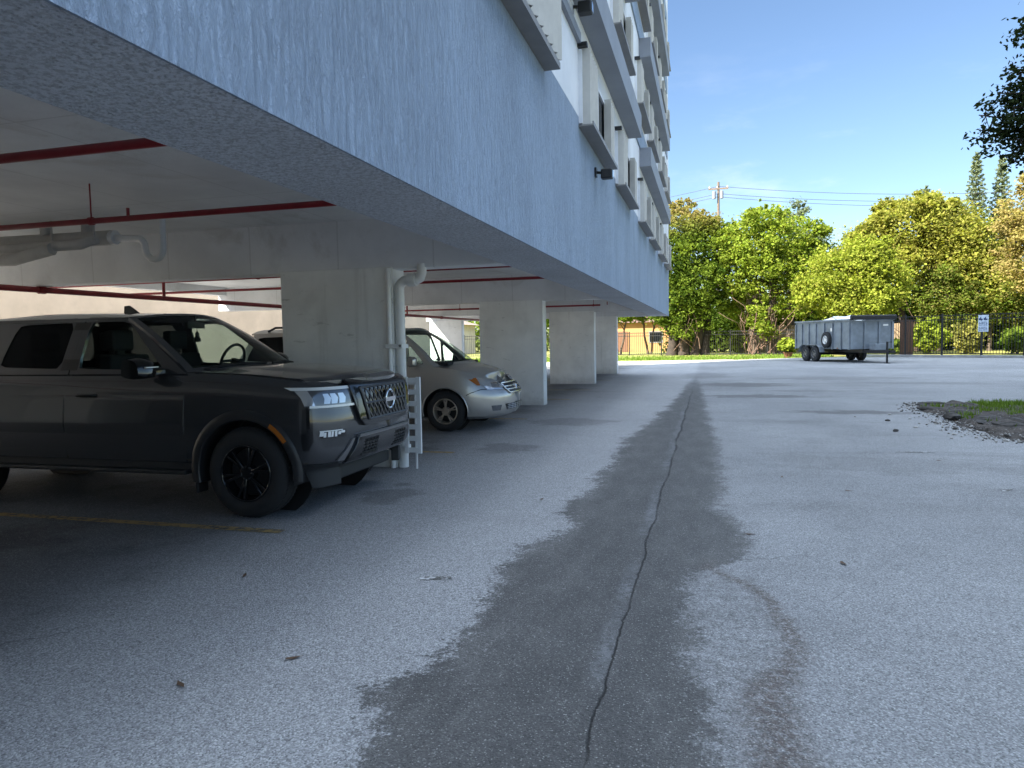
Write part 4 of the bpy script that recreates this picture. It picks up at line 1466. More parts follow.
    for z in (bot, (bot + top) / 2, top):
        fm2.tube([gp(lerp(-hwz(z), hwz(z), i / 20), z) for i in range(21)], .011 if z != top else .013, 6)
    for sg in (-1, 1):
        fm2.tube([gp(sg * hwz(lerp(bot, top, i / 6)), lerp(bot, top, i / 6)) for i in range(7)], .011, 6)
    for (za, zb) in ((bot, (bot + top) / 2), ((bot + top) / 2, top)):
        zm = (za + zb) / 2
        nn = 11
        for i in range(nn):
            for (z0, z1) in ((za, zm), (zb, zm)):
                ya = lerp(-hwz(z0), hwz(z0), i / nn); yb = lerp(-hwz(z1), hwz(z1), (i + .5) / nn); yc = lerp(-hwz(z0), hwz(z0), (i + 1) / nn)
                fm2.bar(gp(ya, z0, .046), gp(yb, z1, .046), .0065, .012); fm2.bar(gp(yb, z1, .046), gp(yc, z0, .046), .0065, .012)
    fm2.build("grille_mesh", M['mesh_grey'], gr)
    em = MB()
    cx_ = gp(0, .975, .072)
    ring = [(cx_[0], .085 * math.cos(2 * math.pi * k / 32), .967 + .085 * math.sin(2 * math.pi * k / 32)) for k in range(33)]
    em.tube(ring, .011, 8, caps=False)
    em.box(cx_[0] - .012, cx_[0] + .012, -.105, .105, .948, .986)
    em.build("emblem", M['chrome'], gr, smooth=40)
    MB().lathe([(-.02, .085), (.004, .085)], 'X', (cx_[0] - .012, 0, .967), 32).build("emblem_plate", M['black'], gr)
    # bumper: lower black valance, intake frame, intakes
    v = MB()
    o = S.panel([(.27, sx(.62) * -1, sy(-.62)), (.40, sx(.56) * -1, sy(-.62)), (.475, sx(.53) * -1, sy(-.70))], .012, .08, 14, 3); v.slab(*o)
    o = S.panel([(.27, sy(.62), sx(.62)), (.40, sy(.62), sx(.56)), (.475, sy(.70), sx(.53))], .012, .08, 14, 3); v.slab(*o)
    o = S.panel([(.33, sy(-.60), sy(.60)), (.45, sy(-.62), sy(.62))], -.11, .10, 20, 2); v.slab(*o)
    v.build("lower_bumper", dkp, T, smooth=30, bevel=.008)
    o = S.panel([(.44, sy(-.60), sy(.60)), (.47, sy(-.63), sy(.63)), (.62, sy(-.545), sy(.545)), (.69, sy(-.52), sy(.52))], .030, .10, 30, 3)
    bi = MB().slab(*o).build("bumper_intake", gb, T, smooth=30, bevel=.010)
    o = S.panel([(.672, sy(-.525), sy(.525)), (.695, sy(-.515), sy(.515))], .038, .03, 24, 1)
    MB().slab(*o).build("intake_lip", M['satin_grey'], bi, smooth=40)
    for sg in (-1, 1):
        im = MB()
        o = S.panel([(.50, sg * sy(.16), sg * sy(.45)), (.645, sg * sy(.18), sg * sy(.42))], .034, .03, 8, 1)
        im.slab(*o)
        io = im.build("intake_mesh", M['black'], bi)
        ib = MB()
        for z in (.525, .555, .585, .615):
            ib.tube([S.P(sg * sy(lerp(.18, .43, i / 6)), z, .038) for i in range(7)], .004, 5)
        for yy in (.22, .28, .34, .40):
            ib.tube([S.P(sg * sy(yy), lerp(.51, .64, i / 3), .038) for i in range(4)], .004, 5)
        ib.build("intake_bars", dkp, bi)
    MB().box(.40, .66, -.55, .55, .28, .40).build("skid_plate", dkp, T, bevel=.02)
    # underbody so light does not pass under the floor
    MB().box(-4.6, .55, -.45, .45, .30, .46).build("chassis", M['black'], T)
    for x in (0, -3.5):
        MB().tube([(x, -.8, WR), (x, .8, WR)], .06, 10).build("axle", M['black'], T)
    # mirrors
    for sg in (-1, 1):
        m = MB()
        sh = [(-.60, 1.27), (-.62, 1.40), (-.70, 1.44), (-.80, 1.44), (-.82, 1.28), (-.76, 1.25)]
        y0, y1 = .94, 1.13
        # swept housing
        rows = []
        for t_, s_, dx in ((0, .82, -.02), (.25, 1, 0), (.75, 1, -.01), (1, .86, -.04)):
            c = (-.71, 1.345)
            rows.append([(c[0] + (x - c[0]) * s_ + dx, sg * lerp(y0, y1, t_), c[1] + (z - c[1]) * s_) for x, z in rounded(sh, .035)])
        m.grid(rows, close=True)
        n_ = len(rows[0])
        m.f.append(tuple(range(n_))); m.f.append(tuple(3 * n_ + k for k in range(n_))[::-1])
        mo = m.build("side_mirror", gb, T, smooth=45, loc=(-.20, 0, -.04))
        MB().bar((-.66, sg * .84, 1.315), (-.70, sg * .96, 1.30), .10, .05).build("mirror_arm", gb, mo, bevel=.01)
        MB().box(-.835, -.822, min(sg * .965, sg * 1.10), max(sg * .965, sg * 1.10), 1.29, 1.42).build("mirror_glass", M['gloss_black'], mo)
        if sg < 0:
            MB().box(-.62, -.60, -1.10, -.96, 1.352, 1.362).build("indicator", M['lamp_white'], mo)
    # tail lamps, rear bumper, tailgate handle
    for sg in (-1, 1):
        o = S.panel([(.92, sg * (S.L - .78), sg * (S.L - 1.02)), (1.22, sg * (S.L - .78), sg * (S.L - 1.02))], .012, .03, 6)
        MB().slab(*o).build("tail_light", M['red_lens'], T)
    MB().box(-4.86, -4.72, -.88, .88, .46, .66).build("rear_bumper", M['satin_grey'], T, bevel=.03)
    return T


make_pickup()


# ------------------------------------------------------------------ silver minivan
def make_van():
    V = tag(empty("minivan", (-4.18, 11.91, 0)), "silver minivan with roof rails parked between the first two columns, nose out", "minivan")
    sv = M['silver']
    prof = [(.20, .10, .16), (.25, .03, .05), (.34, .012, .012), (.46, .004, .0), (.58, .0, .004), (.64, .0, .03), (.70, .002, .07), (.76, .008, .12), (.84, .02, .21), (.92, .05, .33)]

    def zs(x): return interp([(-4.2, 1.12), (-.8, 1.10), (-.2, 1.07), (.2, 1.02), (.5, .955), (.75, .885), (.98, .80)], x)

    def zc(x): return interp([(-4.2, 1.15), (-.3, 1.15), (.1, 1.12), (.4, 1.05), (.7, .945), (.85, .865), (.98, .80)], x)
    S = Shell(.975, .10, .88, 2.5, -3.75, .35, 6, prof, zs, zc, .20)
    body = S.body().build("body", sv, V, smooth=38)
    WR = .335
    cut = [MB().lathe([(-.3, .385), (.1, .385)], 'Y', (x, .98 if sg > 0 else -.98 + .2, WR), 48) for x in (0, -3.0) for sg in (-1, 1)]
    boolean_cut(body, cut)
    body.data.materials.clear(); body.data.materials.append(sv)
    for p in body.data.polygons: p.use_smooth = True
    body.data.set_sharp_from_angle(angle=R(38))
    for x in (0, -3.0):
        for sg in (-1, 1):
            rows = [[(x + .383 * math.cos(R(a)), sg * yy, WR + .383 * math.sin(R(a))) for a in range(-20, 201, 6)] for yy in (.955, .70)]
            MB().grid(rows).build("wheel_well", M['black'], V, fix=False)
            MB().lathe([(-.005, .38), (.005, .38)], 'Y', (x, sg * .685, WR), 32).build("well_back", M['black'], V)
            # thin arch lip
            pts = []
            for a in range(-12, 193, 6):
                px, pz = x + .392 * math.cos(R(a)), WR + .392 * math.sin(R(a))
                y = abs(S.side(px, max(pz, .25), .004)[1]); pts.append((px, sg * y, pz))
            MB().tube(pts, .012, 6).build("arch_lip", sv, V, smooth=60)
            wheel("wheel", V, (x, sg * .958, WR), WR, .225, .215, 5, M['tyre'], M['alloy'], M['black'], side=sg, split=True)
    sy, sx = S.s_at_y, S.s_at_x
    for sg in (-1, 1):
        o = S.panel([(.68, sg * sy(.50), sg * sy(.80)), (.74, sg * sy(.46), sg * sx(.66)), (.80, sg * sy(.50), sg * sx(.52)), (.86, sg * sy(.66), sg * sx(.40)), (.90, sg * sx(.52), sg * sx(.34))], .008, .05, 14, 3)
        h = MB().slab(*o).build("headlight", M['lamp_clear'], V, smooth=40)
        o = S.panel([(.76, sg * sx(.60), sg * sx(.55)), (.82, sg * sx(.58), sg * sx(.47)), (.885, sg * sx(.54), sg * sx(.375))], .014, .02, 6, 3)
        MB().slab(*o).build("turn_signal", M['amber'], h, smooth=40)
        o = S.panel([(.715, sg * sy(.56), sg * sy(.72)), (.80, sg * sy(.56), sg * sy(.72))], .012, .02, 6, 2)
        MB().slab(*o).build("reflector", M['chrome'], h, smooth=40)
        # seam between bumper and fender
        pts = [S.P(sg * sx(.37), .60, .003), S.P(sg * sx(.45), .64, .003), S.P(sg * sx(.60), .69, .003), S.P(sg * sy(.78), .69, .003)]
        MB().tube(pts, .006, 5).build("bumper_seam", M['black'], V)
        o = S.panel([(.33, sg * sy(.60), sg * sy(.74)), (.42, sg * sy(.58), sg * sy(.76))], .004, .03, 5)
        MB().slab(*o).build("fog_recess", M['lamp_dark'], V)
        # doors: thin seams, handles, side sill
        for x in (-.62, -1.62, -2.75):
            MB().tube([S.side(x + (.12 if x == -.62 else 0) * (z > .5) * 0, z, .002, sg) for z in (.28, .5, .75, 1.0, 1.08)], .005, 5).build("door_seam", M['black'], V)
        for x in (-1.50, -1.78):
            MB().tube([S.side(x - .09, .92, .01, sg), S.side(x - .07, .92, .035, sg), S.side(x + .07, .92, .035, sg), S.side(x + .09, .92, .01, sg)], .013, 6).build("door_handle", sv, V, smooth=50)
        o = S.panel([(.205, sg * sx(-.45), sg * sx(-2.55)), (.29, sg * sx(-.45), sg * sx(-2.55))], .01, .03, 8)
        MB().slab(*o).build("side_sill", sv, V, smooth=40)
    # chrome-rimmed grille with bars and emblem
    o = S.panel([(.60, sy(-.34), sy(.34)), (.68, sy(-.44), sy(.44)), (.765, sy(-.47), sy(.47)), (.785, sy(-.46), sy(.46))], .014, .08, 20, 3)
    gr = MB().slab(*o).build("grille", M['black'], V, smooth=30)
    cb = MB()
    for z, hwid, r in ((.61, .345, .014), (.665, .42, .011), (.715, .455, .011), (.775, .47, .014)):
        cb.tube([S.P(sy(lerp(-hwid, hwid, i / 14)), z, .022) for i in range(15)], r, 6)
    for sg in (-1, 1):
        cb.tube([S.P(sy(sg * .345), .61, .02), S.P(sy(sg * .44), .69, .02), S.P(sy(sg * .47), .775, .02)], .013, 6)
    cb.build("grille_bars", M['chrome'], gr, smooth=60)
    em = MB()
    ex = S.P(0, .69, .045)[0]
    for sg in (-1, 1):
        em.bar((ex, sg * .030, .655), (ex - .012, sg * .042, .725), .016, .012)
    em.bar((ex, -.036, .69), (ex, .036, .69), .016, .012)
    em.tube([(ex - .02 - .01 * (z - .69) / .05, y, z) for y, z in rounded([(-.05, .64), (.05, .64), (.065, .74), (-.065, .74)], .02)] + [(ex - .012, -.045, .64)], .006, 5, caps=False)
    em.build("emblem", M['chrome'], gr)
    # hood seam + lower intake + plate area
    o = S.panel([(.33, sy(-.44), sy(.44)), (.43, sy(-.50), sy(.50))], .006, .05, 18)
    it = MB().slab(*o).build("lower_intake", M['black'], V)
    ib = MB()
    for z in (.35, .38, .41): ib.tube([S.P(sy(lerp(-.45, .45, i / 12)), z, .014) for i in range(13)], .006, 5)
    for y in (-.4, -.27, -.14, 0, .14, .27, .4): ib.tube([S.P(sy(y), z, .014) for z in (.335, .425)], .006, 5)
    ib.build("intake_bars", M['silver'], it)
    pts = []
    for i in range(29):
        u = -1 + 2 * i / 28
        t_ = sy(u * .50); p = S.P(t_, .80, .004)
        pts.append((p[0] - .015, p[1], zs(p[0]) + (zc(p[0]) - zs(p[0])) * (1 - abs(u * .5) ** 2.4) + .0))
    # greenhouse
    def gh(sg):
        def place(u, v, off):
            y = .91 - (v - 1.08) * .28 - .25 * max(0, v - 1.5) ** 1.5
            return (u, sg * (y + off), v)
        return place
    fm = MB()
    cells = [([(-.22, 1.07), (-.75, 1.09), (-.72, 1.52), (-.70, 1.53)], [(-.36, 1.115), (-.70, 1.12), (-.69, 1.42), (-.66, 1.43)], 'autoglass'),
             ([(-.751, 1.09), (-1.60, 1.10), (-1.56, 1.70), (-.92, 1.68)], [(-.80, 1.13), (-1.55, 1.14), (-1.52, 1.63), (-.93, 1.615)], 'autoglass'),
             ([(-1.601, 1.10), (-2.75, 1.12), (-2.70, 1.70), (-1.561, 1.70)], [(-1.66, 1.14), (-2.68, 1.16), (-2.64, 1.63), (-1.62, 1.63)], 'privacy'),
             ([(-2.751, 1.12), (-4.0, 1.14), (-3.72, 1.68), (-2.701, 1.70)], [(-2.80, 1.16), (-3.82, 1.20), (-3.62, 1.61), (-2.76, 1.63)], 'privacy')]
    for sg in (-1, 1):
        for oo, ii, gm in cells:
            gm_ = MB()
            cell(fm, gm_, match(oo, 24), match(rounded(ii, .05), 24), gh(sg), .03, .008, 1)
            gm_.build("side_window", M[gm], V)

    def wsp(u, v, off=0):
        yb, yt = .90, .68
        y = u * lerp(yb, yt, v)
        x = lerp(-.22 + .40 * (1 - abs(u) ** 2.2), -.96 + .12 * (1 - abs(u) ** 2.2), v)
        z = lerp(1.08 + .03 * (1 - u * u), 1.69 + .05 * (1 - u * u), v) + .05 * math.sin(v * math.pi)
        return (x + off * .6, y, z + off * .8)
    iu = lambda i: -.92 + 1.84 * i / 20
    MB().slab([[wsp(iu(i), .05 + .9 * j / 10, -.004) for i in range(21)] for j in range(11)], [[wsp(iu(i), .05 + .9 * j / 10, -.010) for i in range(21)] for j in range(11)]).build("windshield", M['autoglass'], V, smooth=40)
    K = 16

    def strip(a, b):
        fm.slab([a, b], [[(p[0] - .02, p[1], p[2] - .025) for p in a], [(p[0] - .02, p[1], p[2] - .025) for p in b]])
    for sg in (-1, 1): strip([wsp(sg, k / K) for k in range(K + 1)], [wsp(sg * .92, .05 + .9 * k / K) for k in range(K + 1)])
    for a, b in ((1, .95), (0, .05)): strip([wsp(-1 + 2 * k / K, a) for k in range(K + 1)], [wsp(-.92 + 1.84 * k / K, b) for k in range(K + 1)])

    def rwp(u, v, off): return (lerp(-4.02, -3.74, (v - 1.1) / .58) - off, u, v)
    rg = MB()
    cell(fm, rg, match([(-.905, 1.1), (.905, 1.1), (.70, 1.68), (-.70, 1.68)], 24), match(rounded([(-.78, 1.2), (.78, 1.2), (.62, 1.62), (-.62, 1.62)], .06), 24), rwp, .03, .01, 1)
    rg.build("rear_window", M['privacy'], V)
    fm.build("cab_frame", sv, V, smooth=40)
    fr, bk = [], []
    for j in range(17):
        v = j / 16
        r1, r2 = [], []
        for i in range(21):
            u = -1 + 2 * i / 20
            y = u * .715
            x = lerp(-.96 + .12 * (1 - abs(u) ** 2.2), -3.78, v)
            z = 1.69 + .05 * (1 - u * u) + .03 * math.sin(min(1, v * 1.1) * math.pi * .5) * (1 - u ** 4)
            if abs(u) > .85: z = lerp(z, 1.685, (abs(u) - .85) / .15)
            r1.append((x, y, z)); r2.append((x, y, z - .03))
        fr.append(r1); bk.append(r2)
    MB().slab(fr, bk).build("roof", sv, V, smooth=40)
    for sg in (-1, 1):
        MB().tube([(-1.35, sg * .62, 1.715), (-1.48, sg * .62, 1.775), (-3.35, sg * .62, 1.785), (-3.5, sg * .62, 1.72)], .02, 8).build("roof_rail", M['black'], V, smooth=60)
        # mirrors
        m = MB().tube([(-.52, sg * .93, 1.14), (-.52, sg * 1.0, 1.17)], .03, 8)
        rows = []
        sh = rounded([(-.44, 1.10), (-.44, 1.22), (-.50, 1.25), (-.57, 1.25), (-.58, 1.09), (-.5, 1.07)], .03)
        for t_, s_ in ((0, .7), (.3, 1), (.75, 1), (1, .7)):
            rows.append([(-.51 + (x + .51) * s_, sg * lerp(.98, 1.17, t_), 1.165 + (z - 1.165) * s_) for x, z in sh])
        m.grid(rows, close=True); n_ = len(rows[0]); b_ = len(m.v) - 4 * n_
        m.f.append(tuple(b_ + k for k in range(n_))); m.f.append(tuple(b_ + 3 * n_ + k for k in range(n_))[::-1])
        m.build("side_mirror", sv if sg < 0 else M['black'], V, smooth=45)
        o = S.panel([(.88, sg * (S.L - .82), sg * (S.L - 1.0)), (1.1, sg * (S.L - .82), sg * (S.L - 1.0))], .01, .03, 5)
        MB().slab(*o).build("tail_light", M['red_lens'], V)
    MB().box(-3.7, -.30, -.85, .85, .5, 1.12).build("cabin_floor", M['interior'], V)
    MB().box(-.45, .02, -.80, .80, 1.08, 1.14).build("dashboard", M['interior'], V, bevel=.02)
    for x, ys in ((-1.30, (-.42, .42)), (-2.2, (-.42, .42)), (-3.1, (-.4, .4))):
        for y in ys:
            MB().box(x - .16, x - .02, y - .25, y + .25, 1.10, 1.36).box(x - .19, x - .09, y - .13, y + .13, 1.40, 1.58).box(x - .16, x - .12, y - .05, y + .05, 1.34, 1.42).build("seat", M['interior'], V, bevel=.03, seg=3)
    for sg in (-1, 1):
        MB().tube([(.06, sg * .04 + .1, 1.16), (-.02, sg * .34 + .1, 1.155), (-.12, sg * .60, 1.14)], .010, 6).build("wiper", M['black'], V)
    for x in (0, -3.0):
        MB().tube([(x, -.8, WR), (x, .8, WR)], .05, 10).build("axle", M['black'], V)
    return V


make_van()


# ------------------------------------------------------------------ dump trailer
def make_trailer():
    k = 1.12
    a = R(22)
    T = empty("dump_trailer", (6.75, 43.0, 0), a - math.pi / 2, k)
    tag(T, "grey high-sided dump trailer with spare wheel and black tarp, parked by the fence", "trailer")
    tg = M['trailer_grey']
    # local: x forward, wheels near x=0 (axles at +-.42), y to the left
    x0, x1, w, zf, zt = -1.75, 3.05, 1.04, .62, 1.92
    bd = MB()
    bd.box(x0, x1, -w, w, zf, zf + .08)
    bd.box(x0, x1, -w, -w + .05, zf + .08, zt).box(x0, x1, w - .05, w, zf + .08, zt)
    bd.box(x1 - .05, x1, -w + .05, w - .05, zf + .08, zt)
    bd.build("bed", tg, T, bevel=.008)
    MB().box(x0, x0 + .05, -w + .052, w - .052, zf + .084, zt - .02).build("tailgate", tg, T)
    for sg in (-1, 1):
        for x in (x0 + .04, -1.1, -.45, .2, .95, 1.65, 2.35, x1 - .05):
            MB().box(x - .04, x + .04, min(sg * (w + .002), sg * (w + .06)), max(sg * (w + .002), sg * (w + .06)), zf - .02, zt - .08).build("rib", tg, T, bevel=.006)
        MB().box(x0 - .02, x1 + .02, min(sg * (w - .06), sg * (w + .07)), max(sg * (w - .06), sg * (w + .07)), zt + .002, zt + .075).build("top_rail", tg, T, bevel=.008)
        # fender over both wheels
        f = MB(); ys = (sg * (w + .02), sg * (w + .27)); rows = []
        prof = [(-1.0, .48), (-.9, .70), (-.68, .83), (.68, .83), (.9, .70), (1.0, .48)]
        y_a, y_b = min(ys), max(ys)
        f.slab([[(x, y_a, z) for x, z in prof], [(x, y_b, z) for x, z in prof]], [[(x, y_a, z - .02) for x, z in prof], [(x, y_b, z - .02) for x, z in prof]])
        f.build("fender", tg, T)
        for x in (-.41, .41):
            wheel("wheel", T, (x, sg * (w + .25), .37), .37, .215, .20, 6, M['tyre'], M['satin_grey'], M['black'], side=sg)
    for y in (-.99, -.35, .35, .99):
        MB().box(x1 + .002, x1 + .06, y - .04, y + .04, zf, zt - .08).build("rib", tg, T, bevel=.006)
    MB().box(x1 + .0, x1 + .24, -w - .02, w + .02, zt + .02, zt + .20).tube([(x1 + .12, -w - .05, zt + .14), (x1 + .12, w + .05, zt + .14)], .10, 12).build("tarp_roller", M['tarp'], T, bevel=.02)
    fr = MB()
    for y in (-.45, .45): fr.box(x0, x1 + .1, y - .05, y + .05, .46, zf - .002)
    for y in (-.45, .45): fr.bar((x1 + .1, y, .52), (x1 + 1.35, y * .08, .52), .08, .10)
    fr.box(x1 + 1.25, x1 + 1.6, -.05, .05, .48, .57)
    for x in (-.41, .41): fr.tube([(x, -1.05, .37), (x, 1.05, .37)], .05, 8)
    for x in (-.41, .41):
        for y in (-.45, .45): fr.box(x - .05, x + .05, y - .04, y + .04, .38, .47)
    fr.build("frame", M['black'], T)
    MB().tube([(x1 + 1.12, 0, .02), (x1 + 1.12, 0, .95)], .045, 10).box(x1 + 1.02, x1 + 1.22, -.1, .1, 0, .025).bar((x1 + 1.12, 0, .93), (x1 + 1.12, .22, .93), .025).build("tongue_jack", M['black'], T)
    MB().box(x1 + .25, x1 + .70, -.28, .28, .575, .86).build("tool_box", tg, T, bevel=.02)
    sp = wheel("spare_wheel", T, (1.30, -w - .20, 1.05), .37, .17, .20, 6, M['tyre'], M['lamp_white'], M['black'], side=-1)
    MB().bar((1.30, -w - .05, 1.05), (1.30, -w, 1.05), .12).build("spare_bracket", M['black'], T)
    st = MB().box(x1 + .003, x1 + .008, .55, .80, 1.66, 1.74)
    st.build("sticker", M['lamp_white'], T)
    MB().box(1.55, 1.67, -w - .0655, -w - .061, 1.45, 1.60).build("sticker", M['lamp_white'], T)
    mk = MB(); 
    for x in (.3, .8, 2.0): mk.box(x, x + .1, -w - .008, -w - .002, zf + .02, zf + .06)
    mk.build("marker_lights", M['red_lens'], T)
    MB().box(x1 + .062, x1 + .075, -.12, .12, .58, .66).build("reflector", M['red_lens'], T)
    # load of pale foam boards resting on a pile inside
    Lo = tag(empty("board_stack", (0, 0, 0)), "pale crumpled sheets sticking up out of the dump trailer", "debris")
    Lo.location = T.matrix_basis @ Vector((1.15, .1, zf + .08)) if False else (Matrix.Translation((6.75, 43.0, 0)) @ Matrix.Rotation(a - math.pi / 2, 4, 'Z') @ Vector((.95 * k, -.15 * k, (zf + .082) * k)))
    Lo.rotation_euler = (0, 0, a - math.pi / 2)
    mb = MB()
    mb.box(-1.2, .9, -.75, .75, 0, 1.22)
    mb.build("pile", M['slab'], Lo)
    b2 = MB()
    for i in range(9):
        Mx = Matrix.Translation((-.8 + .2 * i, random.uniform(-.3, .3), 1.30 + .05 * random.random() + (.14 if 2 < i < 6 else .03))) @ Matrix.Rotation(random.uniform(-.5, .5), 4, 'Y') @ Matrix.Rotation(random.uniform(-.4, .4), 4, 'X')
        b2.box(-.5, .5, -.5, .5, -.10, -.03, Mx)
    b2.build("sheets", M['pvc'], Lo)
    return T


make_trailer()

# ================================================================== VEGETATION
M['leaf_green'] = make_leaf("leaf_green", (.045, .085, .014), (.20, .27, .04), .45, (.30, .23, .09))
M['leaf_bright'] = make_leaf("leaf_bright", (.075, .14, .015), (.28, .38, .05), .45, (.31, .33, .06))
M['leaf_olive'] = make_leaf("leaf_olive", (.095, .125, .022), (.35, .38, .06), .45, (.37, .32, .09))
M['leaf_yellow'] = make_leaf("leaf_yellow", (.11, .155, .018), (.34, .41, .055), .45, (.38, .36, .08))
M['leaf_autumn'] = make_leaf("leaf_autumn", (.14, .145, .04), (.38, .36, .10), .45, (.40, .30, .13))
M['leaf_pine'] = make_leaf("leaf_pine", (.11, .145, .085), (.23, .27, .16), .3)
M['leaf_dark'] = make_leaf("leaf_dark", (.018, .028, .014), (.04, .055, .022), .2)
M['vine'] = simple("dry_vine", (.16, .10, .075), .9, var=.3, vscale=8)


def leaves(centers, spread, per, size, elong=1.6):
    """clumps of leaf quads around centres -> (N,4,3), tone"""
    centers = np.array(centers, float)
    n = len(centers) * per
    c = np.repeat(centers, per, 0)
    sp = np.repeat(np.array(spread, float).reshape(-1, 1) * np.ones((len(centers), 1)), per, 0)
    p = c + RNG.normal(0, 1, (n, 3)) * sp * np.array([1, 1, .75])
    a = RNG.normal(0, 1, (n, 3)); a[:, 2] *= .6
    a /= np.linalg.norm(a, axis=1, keepdims=True)
    b = RNG.normal(0, 1, (n, 3)); b -= (b * a).sum(1, keepdims=True) * a
    b /= np.linalg.norm(b, axis=1, keepdims=True)
    s = size * RNG.uniform(.6, 1.35, (n, 1))
    a = a * s * elong / 2; b = b * s / 2
    V = np.stack([p - a, p + b - a * .1, p + a, p - b - a * .1], 1)
    tone = np.clip(np.repeat(RNG.uniform(.0, 1.0, len(centers)), per) + RNG.normal(0, .15, n), 0, 1)
    return V, tone


def blob_centers(blobs, n, shell=.55):
    out, sp = [], []
    vol = np.array([b[3] * b[4] * b[5] for b in blobs]) ** .72
    pick = RNG.choice(len(blobs), n, p=vol / vol.sum())
    for i in pick:
        x, y, z, rx, ry, rz = blobs[i]
        d = RNG.normal(0, 1, 3); d /= np.linalg.norm(d)
        r = (shell + (1 - shell) * RNG.uniform() ** .6) * RNG.uniform(.78, 1.12)
        out.append((x + d[0] * r * rx, y + d[1] * r * ry, z + d[2] * r * rz))
        sp.append(.11 * (rx + rz) * RNG.uniform(.5, 1.2))
    return out, sp


def limb(mb, p, q, r0, r1, n=7, wob=.12, seed=0):
    p, q = Vector(p), Vector(q)
    L = (q - p).length
    pts, rs = [], []
    for i in range(n + 1):
        t = i / n
        c = p.lerp(q, t)
        c += Vector((noise.noise((seed * 3.3, t * 3, 1)), noise.noise((seed * 3.3, t * 3, 7)), noise.noise((seed * 3.3, t * 3, 13)) * .5)) * wob * L * math.sin(t * math.pi * .9)
        pts.append(c); rs.append(lerp(r0, r1, t ** .8))
    rs[0] *= 1.25
    mb.tube(pts, rs, 8)


def tree(name, label, x, y, blobs, trunks, leafmat, nclump, per, size, bark='bark', warm=0.0, warm_z=None, group=None, cat="tree", vines=0):
    """blobs are in world metres relative to (x, y, 0); trunks: [(x0,y0,x1,y1,z1,r)]"""
    T = tag(empty(name, (x, y, 0)), label, cat, group)
    tb = MB(); k = 0
    for (a, b, c, d, z1, r) in trunks:
        k += 1
        top = (c, d, z1)
        limb(tb, (a, b, -.15), top, r, r * .6, 8, .10, x + k)
        for j in range(4):
            bl = blobs[(k * 3 + j) % len(blobs)]
            st = Vector((a, b, 0)).lerp(Vector(top), .62 + .1 * j)
            en = Vector((bl[0] + random.uniform(-.4, .4) * bl[3], bl[1] + random.uniform(-.4, .4) * bl[4], bl[2] + .35 * bl[5]))
            limb(tb, st, en, r * .42, r * .08, 6, .14, x + k * 7 + j)
            m1 = st.lerp(en, .5)
            for q in range(2):
                e2 = en + Vector((random.uniform(-.7, .7) * bl[3], random.uniform(-.7, .7) * bl[4], random.uniform(-.5, .4) * bl[5]))
                limb(tb, m1, e2, r * .18, r * .05, 4, .12, x + k * 17 + j * 3 + q)
    tb.build("trunk", M[bark], T, smooth=60)
    sat = []
    for (bx, by, bz, rx, ry, rz) in blobs:
        for q in range(5):
            d = RNG.normal(0, 1, 3); d /= np.linalg.norm(d)
            if d[2] < -.3: d[2] *= -1
            f = RNG.uniform(.22, .42)
            sat.append((bx + d[0] * rx * 1.0, by + d[1] * ry * 1.0, bz + d[2] * rz * 1.05, rx * f, ry * f, rz * f * 1.2))
    cs, sp = blob_centers(list(blobs) + sat, int(nclump * 1.75), .55)
    V, tone = leaves(cs, [q * .95 for q in sp], int(per * 2.0), size * .46)
    # loose outer shoots that break the outline
    oc, osp = blob_centers(list(blobs) + sat, int(nclump * .55), .95)
    V2, tone2 = leaves([(q[0] * 1.0, q[1], q[2] + .12) for q in oc], [q * .6 for q in osp], int(per * .55), size * .46)
    V = np.concatenate([V, V2]); tone = np.concatenate([tone, tone2])
    wv = None
    if warm > 0:
        wv = np.clip(RNG.normal(warm, .25, len(tone)), 0, 1)
        if warm_z:
            zc = V[:, :, 2].mean(1)
            wv = wv * np.clip((zc - warm_z[0]) / (warm_z[1] - warm_z[0]), 0, 1)
    leaf_mesh("crown", V, 4, tone, M[leafmat], T, wv)
    if vines:
        vb = MB()
        for i in range(vines):
            bl = blobs[i % len(blobs)]
            a = Vector((random.uniform(-1, 1) * 1.4, random.uniform(-1, .2) * 1.2, random.uniform(0, .6)))
            e = Vector((bl[0] + random.uniform(-.8, .8) * bl[3], bl[1] - random.uniform(.0, .8) * bl[4], random.uniform(2.5, bl[2])))
            limb(vb, a, e, .035, .015, 8, .22, i * 1.3 + x)
        vb.build("vines", M['vine'], T, smooth=60)
    return T


# big multi-stemmed trees beyond the building's end
tree("ficus_tree", "tall dark-stemmed multi-trunk tree just past the building's end, browning at its top", -1.9, 58.5,
     [(-.3, 0, 9.4, 2.4, 2.4, 2.3), (1.2, .3, 8.0, 2.2, 2.3, 2.2), (-1.0, -.5, 6.6, 2.2, 2.0, 2.4), (.9, -.7, 5.4, 2.2, 1.9, 1.9), (-.4, -.4, 3.9, 2.2, 1.7, 1.3), (1.7, .2, 10.0, 1.4, 1.4, 1.3), (-.6, -1.0, 2.9, 1.7, .9, 1.4), (1.9, -.6, 3.4, 1.5, 1.0, 1.6)],
     [(-.9, 0, -1.2, .2, 6.8, .42), (.0, .2, .5, .3, 6.4, .5), (.9, .1, 1.6, .4, 5.2, .38), (1.7, .3, 2.0, .4, 4.8, .33)], 'leaf_green', 330, 34, .30, 'bark_dark', .75, (9.0, 11.2), vines=8)
